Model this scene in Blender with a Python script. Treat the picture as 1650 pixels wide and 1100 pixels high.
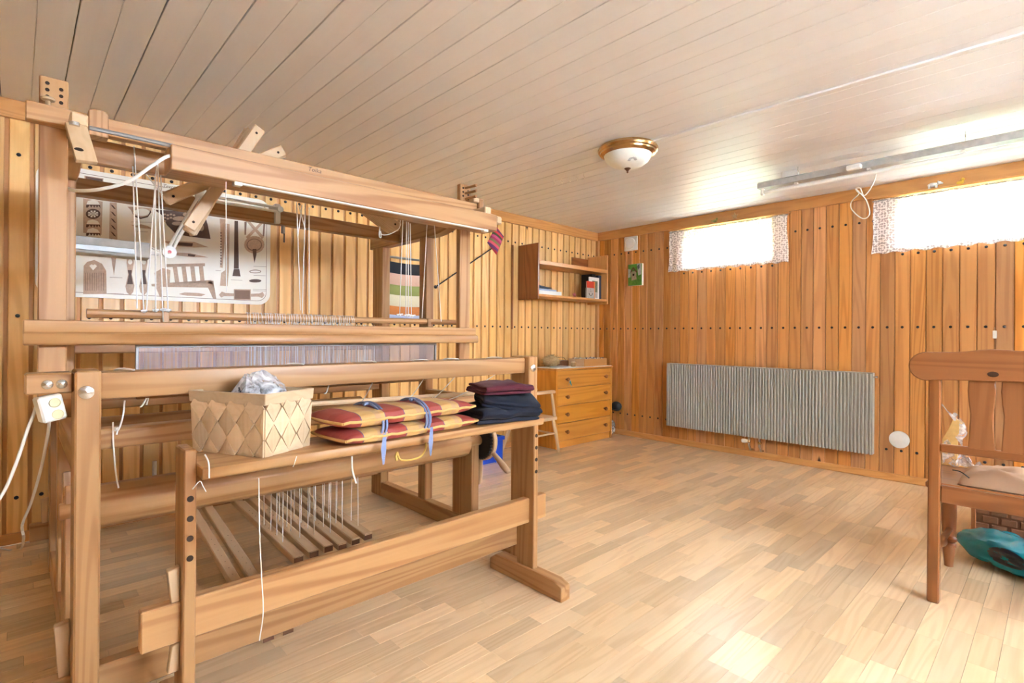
import bpy, bmesh, math, random
from mathutils import Vector as V, Matrix, noise as mnoise
random.seed(7)
R = math.radians
scene = bpy.context.scene
for o in list(bpy.data.objects): bpy.data.objects.remove(o)
C = scene.collection

# ------------------------------------------------------------------ camera
F, YAW, ROLL, CY, CH = 841.08, R(46.553), R(0.4066), 540.23, 1.0048
FW = V((math.cos(YAW), math.sin(YAW), 0)); RT0 = V((math.sin(YAW), -math.cos(YAW), 0)); UP0 = V((0, 0, 1))
RT = RT0*math.cos(ROLL) + UP0*math.sin(ROLL); UPV = UP0*math.cos(ROLL) - RT0*math.sin(ROLL)
cam_d = bpy.data.cameras.new('camera'); cam = bpy.data.objects.new('camera', cam_d); C.objects.link(cam)
m3 = Matrix((RT, UPV, -FW)).transposed()
cam.matrix_world = Matrix.Translation((0, 0, CH)) @ m3.to_4x4()
cam_d.sensor_width = 36; cam_d.lens = F/1650*36; cam_d.shift_y = (CY-550)/1650; cam_d.clip_start = .05
scene.camera = cam
def at(px, py, x=None, y=None, z=None):      # a point measured in the photograph, on a known plane of the room
    d = FW + RT*((px-825)/F) + UPV*((CY-py)/F)
    if x is not None: t = x/d.x
    elif y is not None: t = y/d.y
    else: t = (z-CH)/d.z
    return V((0, 0, CH)) + d*t
def proj(p):
    d = V(p)-V((0, 0, CH)); w = d.dot(FW)
    return (825+F*d.dot(RT)/w, CY-F*d.dot(UPV)/w, w)

# ------------------------------------------------------------------ world, daylight, exposure
w = bpy.data.worlds.new('sky'); scene.world = w; w.use_nodes = True
bg = w.node_tree.nodes['Background']; bg.inputs[0].default_value = (0.71, 0.85, 1.0, 1); bg.inputs[1].default_value = 18.0
vs = scene.view_settings; vs.view_transform = 'Standard'; vs.look = 'None'; vs.gamma = 1; vs.use_curve_mapping = False; vs.exposure = 2.68
XW, YW, ZC = 4.489, 3.423, 2.1
X0, Y0 = -1.7, -2.3
WINS = [(1.632, 2.432), (.015, .818), (-2.1, -1.3)]      # two basement windows in view, then an unseen one added for light
WZ0, WZ1 = 1.64, 1.998
WB = [WZ0, WZ0, 1.45]
def portal(name, loc, rot, sx, sy):
    l = bpy.data.lights.new(name, 'AREA'); l.shape = 'RECTANGLE'; l.size = sx; l.size_y = sy; l.cycles.is_portal = True
    o = bpy.data.objects.new(name, l); C.objects.link(o); o.location = loc; o.rotation_euler = rot
for (a, b), z_ in zip(WINS, WB): portal('daylight_portal', (XW+.26, (a+b)/2, (z_+WZ1)/2), (0, R(90), 0), WZ1-z_, b-a)
BW = (.6, 2.5, 1.5, 2.0)                    # unseen window added behind the camera to brighten the room
portal('daylight_portal', ((BW[0]+BW[1])/2, Y0-.22, (BW[2]+BW[3])/2), (R(-90), 0, 0), BW[1]-BW[0], BW[3]-BW[2])

# ------------------------------------------------------------------ materials
M = {}
def mat(name):
    m = bpy.data.materials.new(name); m.use_nodes = True; M[name] = m
    return m, m.node_tree.nodes, m.node_tree.links, m.node_tree.nodes['Principled BSDF']
def plain(name, col, rough=.5, metal=0, bump=0, bscale=60, spec=.5, var=0, trans=0, alpha=1, sheen=0):
    m, n, l, b = mat(name)
    b.inputs['Base Color'].default_value = (*col, 1); b.inputs['Roughness'].default_value = rough; b.inputs['Metallic'].default_value = metal
    b.inputs['Specular IOR Level'].default_value = spec; b.inputs['Transmission Weight'].default_value = trans; b.inputs['Alpha'].default_value = alpha
    if sheen: b.inputs['Sheen Weight'].default_value = sheen
    tc = n.new('ShaderNodeTexCoord'); nz = n.new('ShaderNodeTexNoise'); nz.inputs['Scale'].default_value = bscale; nz.inputs['Detail'].default_value = 4
    l.new(tc.outputs['Object'], nz.inputs['Vector'])
    mx = n.new('ShaderNodeMixRGB'); mx.blend_type = 'MULTIPLY'; mx.inputs[0].default_value = var or .08
    mx.inputs[1].default_value = (*col, 1); l.new(nz.outputs['Fac'], mx.inputs[2]); 
    g = n.new('ShaderNodeMath'); g.operation = 'MULTIPLY_ADD'; g.inputs[1].default_value = 1.6; g.inputs[2].default_value = .2
    l.new(nz.outputs['Fac'], g.inputs[0]); l.new(g.outputs[0], mx.inputs[2]); l.new(mx.outputs[0], b.inputs['Base Color'])
    if bump:
        bp = n.new('ShaderNodeBump'); bp.inputs['Strength'].default_value = bump; bp.inputs['Distance'].default_value = .004
        l.new(nz.outputs['Fac'], bp.inputs['Height']); l.new(bp.outputs[0], b.inputs['Normal'])
    return m
FAM = set()
def wood(fam, light, dark, rough=.38, ring=.5, freq=9, along=.09, tint=.25, knots=0, knotcol=(.07, .022, .008), coat=0, bump=.05, satv=0):
    """solid timber, one material per grain direction; each object gets its own piece of the figure and tone"""
    FAM.add(fam)
    for ax in 'xyz':
        m, n, l, b = mat(f'{fam}_{ax}')
        tc = n.new('ShaderNodeTexCoord'); oi = n.new('ShaderNodeObjectInfo'); at_ = n.new('ShaderNodeAttribute'); at_.attribute_name = 'piece'
        rn = n.new('ShaderNodeMath'); rn.operation = 'ADD'; l.new(oi.outputs['Random'], rn.inputs[0]); l.new(at_.outputs['Fac'], rn.inputs[1])
        fr = n.new('ShaderNodeMath'); fr.operation = 'FRACT'; l.new(rn.outputs[0], fr.inputs[0])
        off = n.new('ShaderNodeVectorMath'); off.operation = 'SCALE'; off.inputs[0].default_value = (37, 91, 53); l.new(fr.outputs[0], off.inputs['Scale'])
        ad = n.new('ShaderNodeVectorMath'); ad.operation = 'ADD'; l.new(tc.outputs['Object'], ad.inputs[0]); l.new(off.outputs[0], ad.inputs[1])
        def stretched(k):
            mp = n.new('ShaderNodeMapping'); s = [1, 1, 1]; s['xyz'.index(ax)] = k; mp.inputs['Scale'].default_value = s
            l.new(ad.outputs[0], mp.inputs['Vector']); return mp
        m1 = stretched(along); n1 = n.new('ShaderNodeTexNoise'); n1.inputs['Scale'].default_value = freq; n1.inputs['Detail'].default_value = 1.5; n1.inputs['Distortion'].default_value = .25
        l.new(m1.outputs[0], n1.inputs['Vector'])
        mu = n.new('ShaderNodeMath'); mu.operation = 'MULTIPLY'; mu.inputs[1].default_value = 60; l.new(n1.outputs['Fac'], mu.inputs[0])
        sn = n.new('ShaderNodeMath'); sn.operation = 'SINE'; l.new(mu.outputs[0], sn.inputs[0])
        rp = n.new('ShaderNodeMapRange'); rp.inputs[1].default_value = -.4; rp.inputs[2].default_value = 1.0; rp.interpolation_type = 'SMOOTHSTEP'; l.new(sn.outputs[0], rp.inputs[0])
        m2 = stretched(.03); n2 = n.new('ShaderNodeTexNoise'); n2.inputs['Scale'].default_value = 130; n2.inputs['Detail'].default_value = 3; l.new(m2.outputs[0], n2.inputs['Vector'])
        m3_ = stretched(.25); n3 = n.new('ShaderNodeTexNoise'); n3.inputs['Scale'].default_value = 5; n3.inputs['Detail'].default_value = 2; l.new(m3_.outputs[0], n3.inputs['Vector'])
        f1 = n.new('ShaderNodeMath'); f1.operation = 'MULTIPLY'; l.new(rp.outputs[0], f1.inputs[0]); l.new(n3.outputs['Fac'], f1.inputs[1])
        f2 = n.new('ShaderNodeMath'); f2.operation = 'MULTIPLY_ADD'; f2.inputs[1].default_value = ring*1.6; l.new(f1.outputs[0], f2.inputs[0])
        f3 = n.new('ShaderNodeMath'); f3.operation = 'MULTIPLY_ADD'; f3.inputs[1].default_value = .35; f3.inputs[2].default_value = -.13; l.new(n2.outputs['Fac'], f3.inputs[0]); l.new(f3.outputs[0], f2.inputs[2]); f2.use_clamp = True
        mx = n.new('ShaderNodeMixRGB'); mx.inputs[1].default_value = (*light, 1); mx.inputs[2].default_value = (*dark, 1); l.new(f2.outputs[0], mx.inputs[0])
        hv = n.new('ShaderNodeHueSaturation')
        v1 = n.new('ShaderNodeMapRange'); v1.inputs[3].default_value = 1-tint; v1.inputs[4].default_value = 1+tint*.7; l.new(fr.outputs[0], v1.inputs[0]); l.new(v1.outputs[0], hv.inputs['Value'])
        r2 = n.new('ShaderNodeMath'); r2.operation = 'MULTIPLY'; r2.inputs[1].default_value = 7.31; l.new(fr.outputs[0], r2.inputs[0])
        r3 = n.new('ShaderNodeMath'); r3.operation = 'FRACT'; l.new(r2.outputs[0], r3.inputs[0])
        v2 = n.new('ShaderNodeMapRange'); v2.inputs[3].default_value = 1.1-tint*.6; v2.inputs[4].default_value = .98+tint*.4+satv; l.new(r3.outputs[0], v2.inputs[0]); l.new(v2.outputs[0], hv.inputs['Saturation'])
        l.new(mx.outputs[0], hv.inputs['Color']); col = hv.outputs[0]
        if knots:
            mk = stretched(.22); vo = n.new('ShaderNodeTexVoronoi'); vo.inputs['Scale'].default_value = knots; l.new(mk.outputs[0], vo.inputs['Vector'])
            kr = n.new('ShaderNodeMapRange'); kr.inputs[1].default_value = .09; kr.inputs[2].default_value = .055; kr.interpolation_type = 'SMOOTHSTEP'; l.new(vo.outputs['Distance'], kr.inputs[0])
            # only some cells carry a knot
            sp = n.new('ShaderNodeSeparateColor'); l.new(vo.outputs['Color'], sp.inputs[0])
            gt = n.new('ShaderNodeMath'); gt.operation = 'GREATER_THAN'; gt.inputs[1].default_value = .55; l.new(sp.outputs[0], gt.inputs[0])
            km = n.new('ShaderNodeMath'); km.operation = 'MULTIPLY'; l.new(kr.outputs[0], km.inputs[0]); l.new(gt.outputs[0], km.inputs[1])
            kx = n.new('ShaderNodeMixRGB'); kx.inputs[2].default_value = (*knotcol, 1); l.new(km.outputs[0], kx.inputs[0]); l.new(col, kx.inputs[1]); col = kx.outputs[0]
        l.new(col, b.inputs['Base Color']); b.inputs['Roughness'].default_value = rough
        b.inputs['Coat Weight'].default_value = coat; b.inputs['Coat Roughness'].default_value = .2
        if bump:
            bp = n.new('ShaderNodeBump'); bp.inputs['Strength'].default_value = bump; bp.inputs['Distance'].default_value = .002
            l.new(n2.outputs['Fac'], bp.inputs['Height']); l.new(bp.outputs[0], b.inputs['Normal'])
wood('pine', (.88, .55, .215), (.62, .285, .075), rough=.34, ring=.42, freq=7, along=.07, tint=.18, knots=5)
wood('pine_backlit', (.68, .305, .095), (.38, .12, .028), rough=.36, ring=.45, freq=9, along=.05, tint=.30, knots=5)  # right wall's backlit tone put into the colour, plus random board tint
wood('trim', (.66, .33, .115), (.45, .18, .05), rough=.38, ring=.35, tint=.12)
wood('loom', (.49, .270, .118), (.32, .135, .045), rough=.40, ring=.72, freq=9, along=.05, tint=.13, knots=2.2)
wood('birch', (.66, .46, .28), (.52, .32, .17), rough=.45, ring=.25, tint=.08)
wood('oak', (.82, .60, .37), (.62, .40, .20), rough=.31, ring=.38, freq=11, along=.08, tint=.20, coat=.15, bump=.03)
wood('chest', (.74, .33, .075), (.50, .17, .03), rough=.30, ring=.4, freq=6, along=.06, tint=.08, coat=.2)
wood('chairwood', (.33, .125, .045), (.17, .052, .015), rough=.33, ring=.5, freq=8, along=.06, tint=.08, knots=3, coat=.15)
wood('white_board', (.86, .865, .89), (.81, .80, .81), rough=.37, ring=.14, freq=6, along=.05, tint=.025, knots=0, bump=.10)
wood('bark', (.70, .515, .33), (.56, .37, .20), rough=.38, ring=.3, freq=14, tint=.22)
plain('bark_inner', (.20, .10, .04), .7)
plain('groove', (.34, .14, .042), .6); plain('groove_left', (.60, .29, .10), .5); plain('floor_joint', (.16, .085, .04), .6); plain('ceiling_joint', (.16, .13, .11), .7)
plain('iron', (.012, .012, .014), .45); plain('steel', (.6, .6, .6), .25, 1); plain('grey_metal', (.33, .33, .33), .45, .6)
plain('white_plastic', (.80, .77, .70), .35); plain('white_paint', (.85, .84, .80), .4); plain('cord', (.84, .82, .78), .8, bump=.3, bscale=300)
plain('reed_wire', (.50, .47, .50), .4, .3); plain('knot_brown', (.06, .02, .008), .5); plain('black', (.01, .01, .012), .5); plain('hole', (.03, .015, .008), .9)
plain('radiator', (.42, .40, .335), .38, var=.12, bscale=8); plain('brass', (.55, .36, .17), .22, 1); plain('wallplain', (.62, .40, .20), .6)
plain('frost', (.86, .87, .80), .28, spec=.6); plain('bronze', (.16, .075, .04), .4, .6)
plain('paper', (.86, .81, .70), .35, var=.04, bscale=5); plain('print_tan', (.55, .38, .26), .5, var=.35, bscale=70); plain('print_dark', (.10, .045, .025), .5, var=.3, bscale=90); plain('print_line', (.25, .15, .10), .6)
plain('burgundy', (.088, .006, .018), .85, bump=.3, bscale=250, sheen=.04); plain('navy', (.0035, .006, .020), .85, bump=.3, bscale=250, sheen=.03)
plain('tie_blue', (.20, .25, .42), .9, bump=.4, bscale=200); plain('ribbon', (.66, .42, .10), .7); plain('piping', (.62, .38, .13), .7)
plain('kraft', (.44, .265, .155), .7, bump=.6, bscale=18); plain('card', (.66, .40, .13), .7, var=.25, bscale=60); plain('wicker', (.16, .062, .026), .5, var=.3)
plain('teal', (.006, .23, .30), .20, bump=.9, bscale=14); plain('teal_dark', (.002, .012, .03), .35)
plain('blue_plastic', (.01, .075, .58), .35); plain('straw', (.50, .34, .16), .9, bump=1, bscale=120, var=.6)
plain('grass', (.17, .23, .09), .9, var=.5, bscale=3); plain('cover_white', (.80, .80, .78), .5); plain('cover_red', (.60, .05, .02), .4); plain('cover_dark', (.025, .035, .07), .4); plain('cover_grey', (.42, .40, .37), .4, var=.4, bscale=30); plain('cover_photo', (.16, .19, .12), .4, var=.9, bscale=45); plain('cover_blue', (.35, .45, .62), .5); plain('cover_orange', (.75, .27, .06), .4)
plain('pink', (.75, .22, .25), .6); plain('leaf', (.10, .24, .03), .6, var=.8, bscale=40); plain('birdhouse', (.38, .28, .18), .6, var=.8, bscale=60)
plain('rug_black', (.025, .025, .032), .95, bump=.5, bscale=200); plain('rug_pink', (.72, .47, .36), .95, bump=.5, bscale=200); plain('rug_green', (.30, .33, .10), .95, bump=.5, bscale=200); plain('rug_cream', (.76, .70, .50), .95, bump=.5, bscale=200); plain('rug_orange', (.62, .22, .06), .95, bump=.5, bscale=200); plain('rug_blue', (.45, .52, .72), .95, bump=.5, bscale=200)
plain('bear', (.66, .64, .58), .6); plain('yellow', (.80, .52, .05), .5); plain('green_glass', (.05, .45, .22), .2, trans=.5); plain('tassel', (.02, .35, .45), .8); plain('skein', (.035, .045, .06), .8, bump=1, bscale=90, var=.8); plain('socket_face', (.70, .62, .38), .4)
def glassy(name, tfac, col, rough):
    m, n, l, b = mat(name); n.remove(b); o = n['Material Output']
    t = n.new('ShaderNodeBsdfTransparent'); g = n.new('ShaderNodeBsdfGlossy'); g.inputs['Color'].default_value = (*col, 1); g.inputs['Roughness'].default_value = rough
    mx = n.new('ShaderNodeMixShader'); mx.inputs[0].default_value = tfac; l.new(t.outputs[0], mx.inputs[1]); l.new(g.outputs[0], mx.inputs[2]); l.new(mx.outputs[0], o.inputs[0])
glassy('glass', .06, (1, 1, 1), .02)
def film():
    m, n, l, b = mat('clear_film'); o = n['Material Output']
    b.inputs['Base Color'].default_value = (.80, .80, .84, 1); b.inputs['Roughness'].default_value = .2
    t = n.new('ShaderNodeBsdfTransparent'); mx = n.new('ShaderNodeMixShader'); nz = n.new('ShaderNodeTexNoise'); nz.inputs['Scale'].default_value = 22; nz.inputs['Detail'].default_value = 5; nz.inputs['Distortion'].default_value = 1.5
    r = n.new('ShaderNodeMapRange'); r.inputs[1].default_value = .42; r.inputs[2].default_value = .68; r.inputs[3].default_value = .22; r.inputs[4].default_value = .9
    tc = n.new('ShaderNodeTexCoord'); l.new(tc.outputs['Object'], nz.inputs['Vector']); l.new(nz.outputs['Fac'], r.inputs[0]); l.new(r.outputs[0], mx.inputs[0])
    bp = n.new('ShaderNodeBump'); bp.inputs['Strength'].default_value = .8; bp.inputs['Distance'].default_value = .01; l.new(nz.outputs['Fac'], bp.inputs['Height']); l.new(bp.outputs[0], b.inputs['Normal'])
    l.new(t.outputs[0], mx.inputs[1]); l.new(b.outputs[0], mx.inputs[2]); l.new(mx.outputs[0], o.inputs[0])
film()
def lace():
    m, n, l, b = mat('lace'); o = n['Material Output']; n.remove(b)
    tc = n.new('ShaderNodeTexCoord'); mp = n.new('ShaderNodeMapping'); mp.inputs['Scale'].default_value = (0, 1, 1); l.new(tc.outputs['Object'], mp.inputs['Vector'])
    vo = n.new('ShaderNodeTexVoronoi'); vo.inputs['Scale'].default_value = 58; vo.inputs['Randomness'].default_value = .3; l.new(mp.outputs[0], vo.inputs['Vector'])
    v2 = n.new('ShaderNodeTexVoronoi'); v2.inputs['Scale'].default_value = 13; v2.inputs['Randomness'].default_value = .15; l.new(mp.outputs[0], v2.inputs['Vector'])
    a = n.new('ShaderNodeMath'); a.operation = 'GREATER_THAN'; a.inputs[1].default_value = .47; l.new(vo.outputs['Distance'], a.inputs[0])
    c = n.new('ShaderNodeMath'); c.operation = 'MULTIPLY'; c.inputs[1].default_value = 22; l.new(v2.outputs['Distance'], c.inputs[0])
    s = n.new('ShaderNodeMath'); s.operation = 'SINE'; l.new(c.outputs[0], s.inputs[0])
    g = n.new('ShaderNodeMath'); g.operation = 'GREATER_THAN'; g.inputs[1].default_value = .55; l.new(s.outputs[0], g.inputs[0])
    mxm = n.new('ShaderNodeMath'); mxm.operation = 'MAXIMUM'; l.new(a.outputs[0], mxm.inputs[0]); l.new(g.outputs[0], mxm.inputs[1])
    k = n.new('ShaderNodeMath'); k.operation = 'MULTIPLY_ADD'; k.inputs[1].default_value = .52; k.inputs[2].default_value = .42; l.new(mxm.outputs[0], k.inputs[0])
    d = n.new('ShaderNodeBsdfDiffuse'); d.inputs[0].default_value = (.88, .86, .85, 1); tl = n.new('ShaderNodeBsdfTranslucent'); tl.inputs[0].default_value = (.9, .9, .92, 1)
    m1 = n.new('ShaderNodeMixShader'); m1.inputs[0].default_value = .12; l.new(d.outputs[0], m1.inputs[1]); l.new(tl.outputs[0], m1.inputs[2])
    t = n.new('ShaderNodeBsdfTransparent'); mx = n.new('ShaderNodeMixShader'); l.new(k.outputs[0], mx.inputs[0]); l.new(t.outputs[0], mx.inputs[1]); l.new(m1.outputs[0], mx.inputs[2]); l.new(mx.outputs[0], o.inputs[0])
lace()
def plaid():
    m, n, l, b = mat('plaid'); b.inputs['Roughness'].default_value = .55
    tc = n.new('ShaderNodeTexCoord'); sx = n.new('ShaderNodeSeparateXYZ'); l.new(tc.outputs['Object'], sx.inputs[0])
    def ramp(src, per, off, stops):
        a = n.new('ShaderNodeMath'); a.operation = 'MULTIPLY_ADD'; a.inputs[1].default_value = 1/per; a.inputs[2].default_value = off; l.new(src, a.inputs[0])
        f = n.new('ShaderNodeMath'); f.operation = 'FRACT'; l.new(a.outputs[0], f.inputs[0])
        r = n.new('ShaderNodeValToRGB'); r.color_ramp.interpolation = 'CONSTANT'; e = r.color_ramp.elements
        while len(e) > 1: e.remove(e[0])
        e[0].position = 0; e[0].color = (*stops[0][1], 1)
        for p, c in stops[1:]:
            q = e.new(p); q.color = (*c, 1)
        l.new(f.outputs[0], r.inputs[0]); return r.outputs[0]
    red, yel, lt, blu = (.36, .06, .05), (.62, .41, .16), (.54, .36, .19), (.12, .10, .20)
    c1 = ramp(sx.outputs[0], .148, .30, [(0, yel), (.30, lt), (.43, yel), (.52, blu), (.535, red), (.98, blu)])
    c2 = ramp(sx.outputs[1], .16, .15, [(0, (1, 1, 1)), (.45, (.78, .62, .45)), (.62, (1, .95, .9)), (.8, (.85, .6, .55))])
    mx = n.new('ShaderNodeMixRGB'); mx.blend_type = 'MULTIPLY'; mx.inputs[0].default_value = .55; l.new(c1, mx.inputs[1]); l.new(c2, mx.inputs[2]); l.new(mx.outputs[0], b.inputs['Base Color'])
plaid()
def stripes():
    m, n, l, b = mat('striped_weave'); b.inputs['Roughness'].default_value = .9
    tc = n.new('ShaderNodeTexCoord'); sx = n.new('ShaderNodeSeparateXYZ'); l.new(tc.outputs['Object'], sx.inputs[0])
    a = n.new('ShaderNodeMath'); a.operation = 'MULTIPLY_ADD'; a.inputs[1].default_value = .55; l.new(sx.outputs[0], a.inputs[0]); l.new(sx.outputs[2], a.inputs[2])
    c = n.new('ShaderNodeMath'); c.operation = 'MULTIPLY_ADD'; c.inputs[1].default_value = 1/.17; c.inputs[2].default_value = .5; l.new(a.outputs[0], c.inputs[0])
    r = n.new('ShaderNodeValToRGB'); r.color_ramp.interpolation = 'CONSTANT'; e = r.color_ramp.elements
    cols = [(.05, .01, .03), (.35, .02, .03), (.10, .02, .08), (.50, .06, .08), (.14, .13, .04), (.25, .02, .06), (.40, .05, .12), (.06, .06, .02), (.45, .03, .04), (.10, .02, .06), (.3, .03, .03), (.04, .01, .03)]
    e[0].color = (*cols[0], 1); e[1].position = 1/12; e[1].color = (*cols[1], 1)
    for i in range(2, 12): q = e.new(i/12); q.color = (*cols[i], 1)
    l.new(c.outputs[0], r.inputs[0]); l.new(r.outputs[0], b.inputs['Base Color'])
stripes()
# ------------------------------------------------------------------ mesh helpers
W = {}                                        # world position of each linked object
def link(o, parent=None, wloc=V((0, 0, 0))):
    C.objects.link(o); W[o.name] = V(wloc)
    if parent is not None: o.parent = parent; o.location = V(wloc) - W[parent.name]
    else: o.location = V(wloc)
    return o
def tag(o, label=None, cat=None, group=None, kind=None):
    for k, v in (('label', label), ('category', cat), ('group', group), ('kind', kind)):
        if v: o[k] = v
    return o
def thing(name, label, cat, loc, group=None):
    return tag(link(bpy.data.objects.new(name, None), None, V(loc)), label, cat, group)
class MB:
    def __init__(s): s.v = []; s.f = []; s.m = []; s.pc = []
    def add(s, vs, fs, m=0, piece=0.0):
        k = len(s.v); s.v += [V(p) for p in vs]
        for f in fs: s.f.append([i+k for i in f]); s.m.append(m); s.pc.append(piece)
        return s
    def box(s, x0, x1, y0, y1, z0, z1, m=0, piece=0.0):
        p = [(x, y, z) for z in (z0, z1) for y in (y0, y1) for x in (x0, x1)]
        return s.add(p, [(0, 2, 3, 1), (4, 5, 7, 6), (0, 1, 5, 4), (2, 6, 7, 3), (0, 4, 6, 2), (1, 3, 7, 5)], m, piece)
    def obox(s, c, ax, hs, m=0):              # oriented box: centre, three unit axes, half sizes
        c = V(c); a = [V(q).normalized()*h for q, h in zip(ax, hs)]
        p = [c + a[0]*i + a[1]*j + a[2]*k for k in (-1, 1) for j in (-1, 1) for i in (-1, 1)]
        return s.add(p, [(0, 2, 3, 1), (4, 5, 7, 6), (0, 1, 5, 4), (2, 6, 7, 3), (0, 4, 6, 2), (1, 3, 7, 5)], m)
    def bar(s, p, q, w, h, up=(0, 0, 1), m=0):
        p, q = V(p), V(q); d = q-p; u = V(up); sd = d.cross(u).normalized(); u2 = sd.cross(d).normalized()
        return s.obox((p+q)/2, (d, sd, u2), (d.length/2, w/2, h/2), m)
    def prism(s, poly, axis, a, b, m=0):      # polygon in the two other axes, pushed along axis
        def pt(u, v, t): return {'x': (t, u, v), 'y': (u, t, v), 'z': (u, v, t)}[axis]
        n = len(poly); vs = [pt(*p, a) for p in poly] + [pt(*p, b) for p in poly]
        fs = [list(range(n))[::-1], list(range(n, 2*n))] + [(i, (i+1) % n, n+(i+1) % n, n+i) for i in range(n)]
        return s.add(vs, fs, m)
    def tube(s, pts, r, seg=8, m=0, cap=True):
        pts = [V(p) for p in pts]; n = len(pts); rs = r if isinstance(r, (list, tuple)) else [r]*n
        vs = []; u = None
        for i, p in enumerate(pts):
            t = (pts[min(i+1, n-1)] - pts[max(i-1, 0)]).normalized()
            if u is None: u = t.orthogonal().normalized()
            u = (u - t*u.dot(t)).normalized(); v = t.cross(u)
            for k in range(seg):
                a = 2*math.pi*k/seg; vs.append(p + (u*math.cos(a) + v*math.sin(a))*rs[i])
        fs = [(i*seg+k, i*seg+(k+1) % seg, (i+1)*seg+(k+1) % seg, (i+1)*seg+k) for i in range(n-1) for k in range(seg)]
        if cap: fs += [list(range(seg))[::-1], list(range((n-1)*seg, n*seg))]
        return s.add(vs, fs, m)
    def lathe(s, prof, c, axis=(0, 0, 1), seg=24, m=0):
        ax = V(axis).normalized(); return s.tube([V(c)+ax*h for r, h in prof], [max(r, 1e-4) for r, h in prof], seg, m) if False else s._lathe(prof, V(c), ax, seg, m)
    def _lathe(s, prof, c, ax, seg, m):
        u = ax.orthogonal().normalized(); v = ax.cross(u); vs = []
        for r, h in prof:
            for k in range(seg):
                a = 2*math.pi*k/seg; vs.append(c + ax*h + (u*math.cos(a)+v*math.sin(a))*max(r, 1e-4))
        n = len(prof)
        fs = [(i*seg+k, i*seg+(k+1) % seg, (i+1)*seg+(k+1) % seg, (i+1)*seg+k) for i in range(n-1) for k in range(seg)]
        fs += [list(range(seg))[::-1], list(range((n-1)*seg, n*seg))]
        return s.add(vs, fs, m)
    def ball(s, c, r, seg=10, m=0):
        rx, ry, rz = r if isinstance(r, (list, tuple)) else (r, r, r); c = V(c); h = max(4, seg//2); vs = []
        for i in range(1, h):
            th = math.pi*i/h
            for k in range(seg):
                a = 2*math.pi*k/seg; vs.append(c + V((rx*math.sin(th)*math.cos(a), ry*math.sin(th)*math.sin(a), rz*math.cos(th))))
        vs += [c+V((0, 0, rz)), c-V((0, 0, rz))]; T, B = len(vs)-2, len(vs)-1
        fs = [(i*seg+k, (i+1)*seg+k, (i+1)*seg+(k+1) % seg, i*seg+(k+1) % seg) for i in range(h-2) for k in range(seg)]
        fs += [(T, k, (k+1) % seg) for k in range(seg)] + [(B, (h-2)*seg+(k+1) % seg, (h-2)*seg+k) for k in range(seg)]
        return s.add(vs, fs, m)
    def grid(s, fn, nu, nv, m=0, closeu=False, closev=False):
        vs = [fn(i/(nu if closeu else nu-1), j/(nv if closev else nv-1)) for i in range(nu) for j in range(nv)]
        fs = [(i*nv+j, i*nv+(j+1) % nv, ((i+1) % nu)*nv+(j+1) % nv, ((i+1) % nu)*nv+j) for i in range(nu if closeu else nu-1) for j in range(nv if closev else nv-1)]
        return s.add(vs, fs, m)
    def build(s, name, mats, parent=None, bevel=0, smooth=True, base=False, axis=None, seg=1, fix=True):
        lo = V([min(v[i] for v in s.v) for i in range(3)]); hi = V([max(v[i] for v in s.v) for i in range(3)])
        c = (lo+hi)/2
        if parent is None or base: c.z = lo.z
        if isinstance(mats, str): mats = [mats]
        ax = axis or 'xyz'[max(range(3), key=lambda i: (hi-lo)[i])]
        me = bpy.data.meshes.new(name); me.from_pydata([v-c for v in s.v], [], s.f)
        for q in mats: me.materials.append(M[f'{q}_{ax}'] if q in FAM else M[q])
        for p, mi in zip(me.polygons, s.m): p.material_index = mi
        if any(s.pc):
            a = me.attributes.new('piece', 'FLOAT', 'FACE'); a.data.foreach_set('value', s.pc)
        if bevel or fix:
            bm = bmesh.new(); bm.from_mesh(me)
            if fix: bmesh.ops.recalc_face_normals(bm, faces=bm.faces)
            if bevel:
                ed = [e for e in bm.edges if len(e.link_faces) == 2 and e.calc_face_angle(0) > R(25)]
                bmesh.ops.bevel(bm, geom=ed, offset=bevel, segments=seg, profile=.6, affect='EDGES', clamp_overlap=True)
            bm.to_mesh(me); bm.free()
        if smooth:
            for p in me.polygons: p.use_smooth = True
            me.set_sharp_from_angle(angle=R(35))
        o = bpy.data.objects.new(name, me); link(o, parent, c)
        return o
def bx(name, mt, parent, x0, x1, y0, y1, z0, z1, bevel=.002, **k): return MB().box(x0, x1, y0, y1, z0, z1).build(name, mt, parent, bevel, **k)
def copy_at(o, wloc, parent=None, rot=None):
    c = o.copy(); link(c, parent or o.parent, V(wloc))
    if rot is not None: c.rotation_euler = rot
    return c
def shift_verts(o, fn):
    for v in o.data.vertices: v.co = fn(v.co.copy())
def curve(pts, n=10):                          # Catmull-Rom through points
    P = [V(p) for p in pts]; P = [P[0]*2-P[1]] + P + [P[-1]*2-P[-2]]; out = []
    for i in range(1, len(P)-2):
        for k in range(n):
            t = k/n; a, b, c, d = P[i-1], P[i], P[i+1], P[i+2]
            out.append(.5*((2*b) + (c-a)*t + (2*a-5*b+4*c-d)*t*t + (3*b-a-3*c+d)*t**3))
    return out + [P[-2]]

# ================================================================== THE ROOM
def struct(o): o['kind'] = 'structure'; return o
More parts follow.
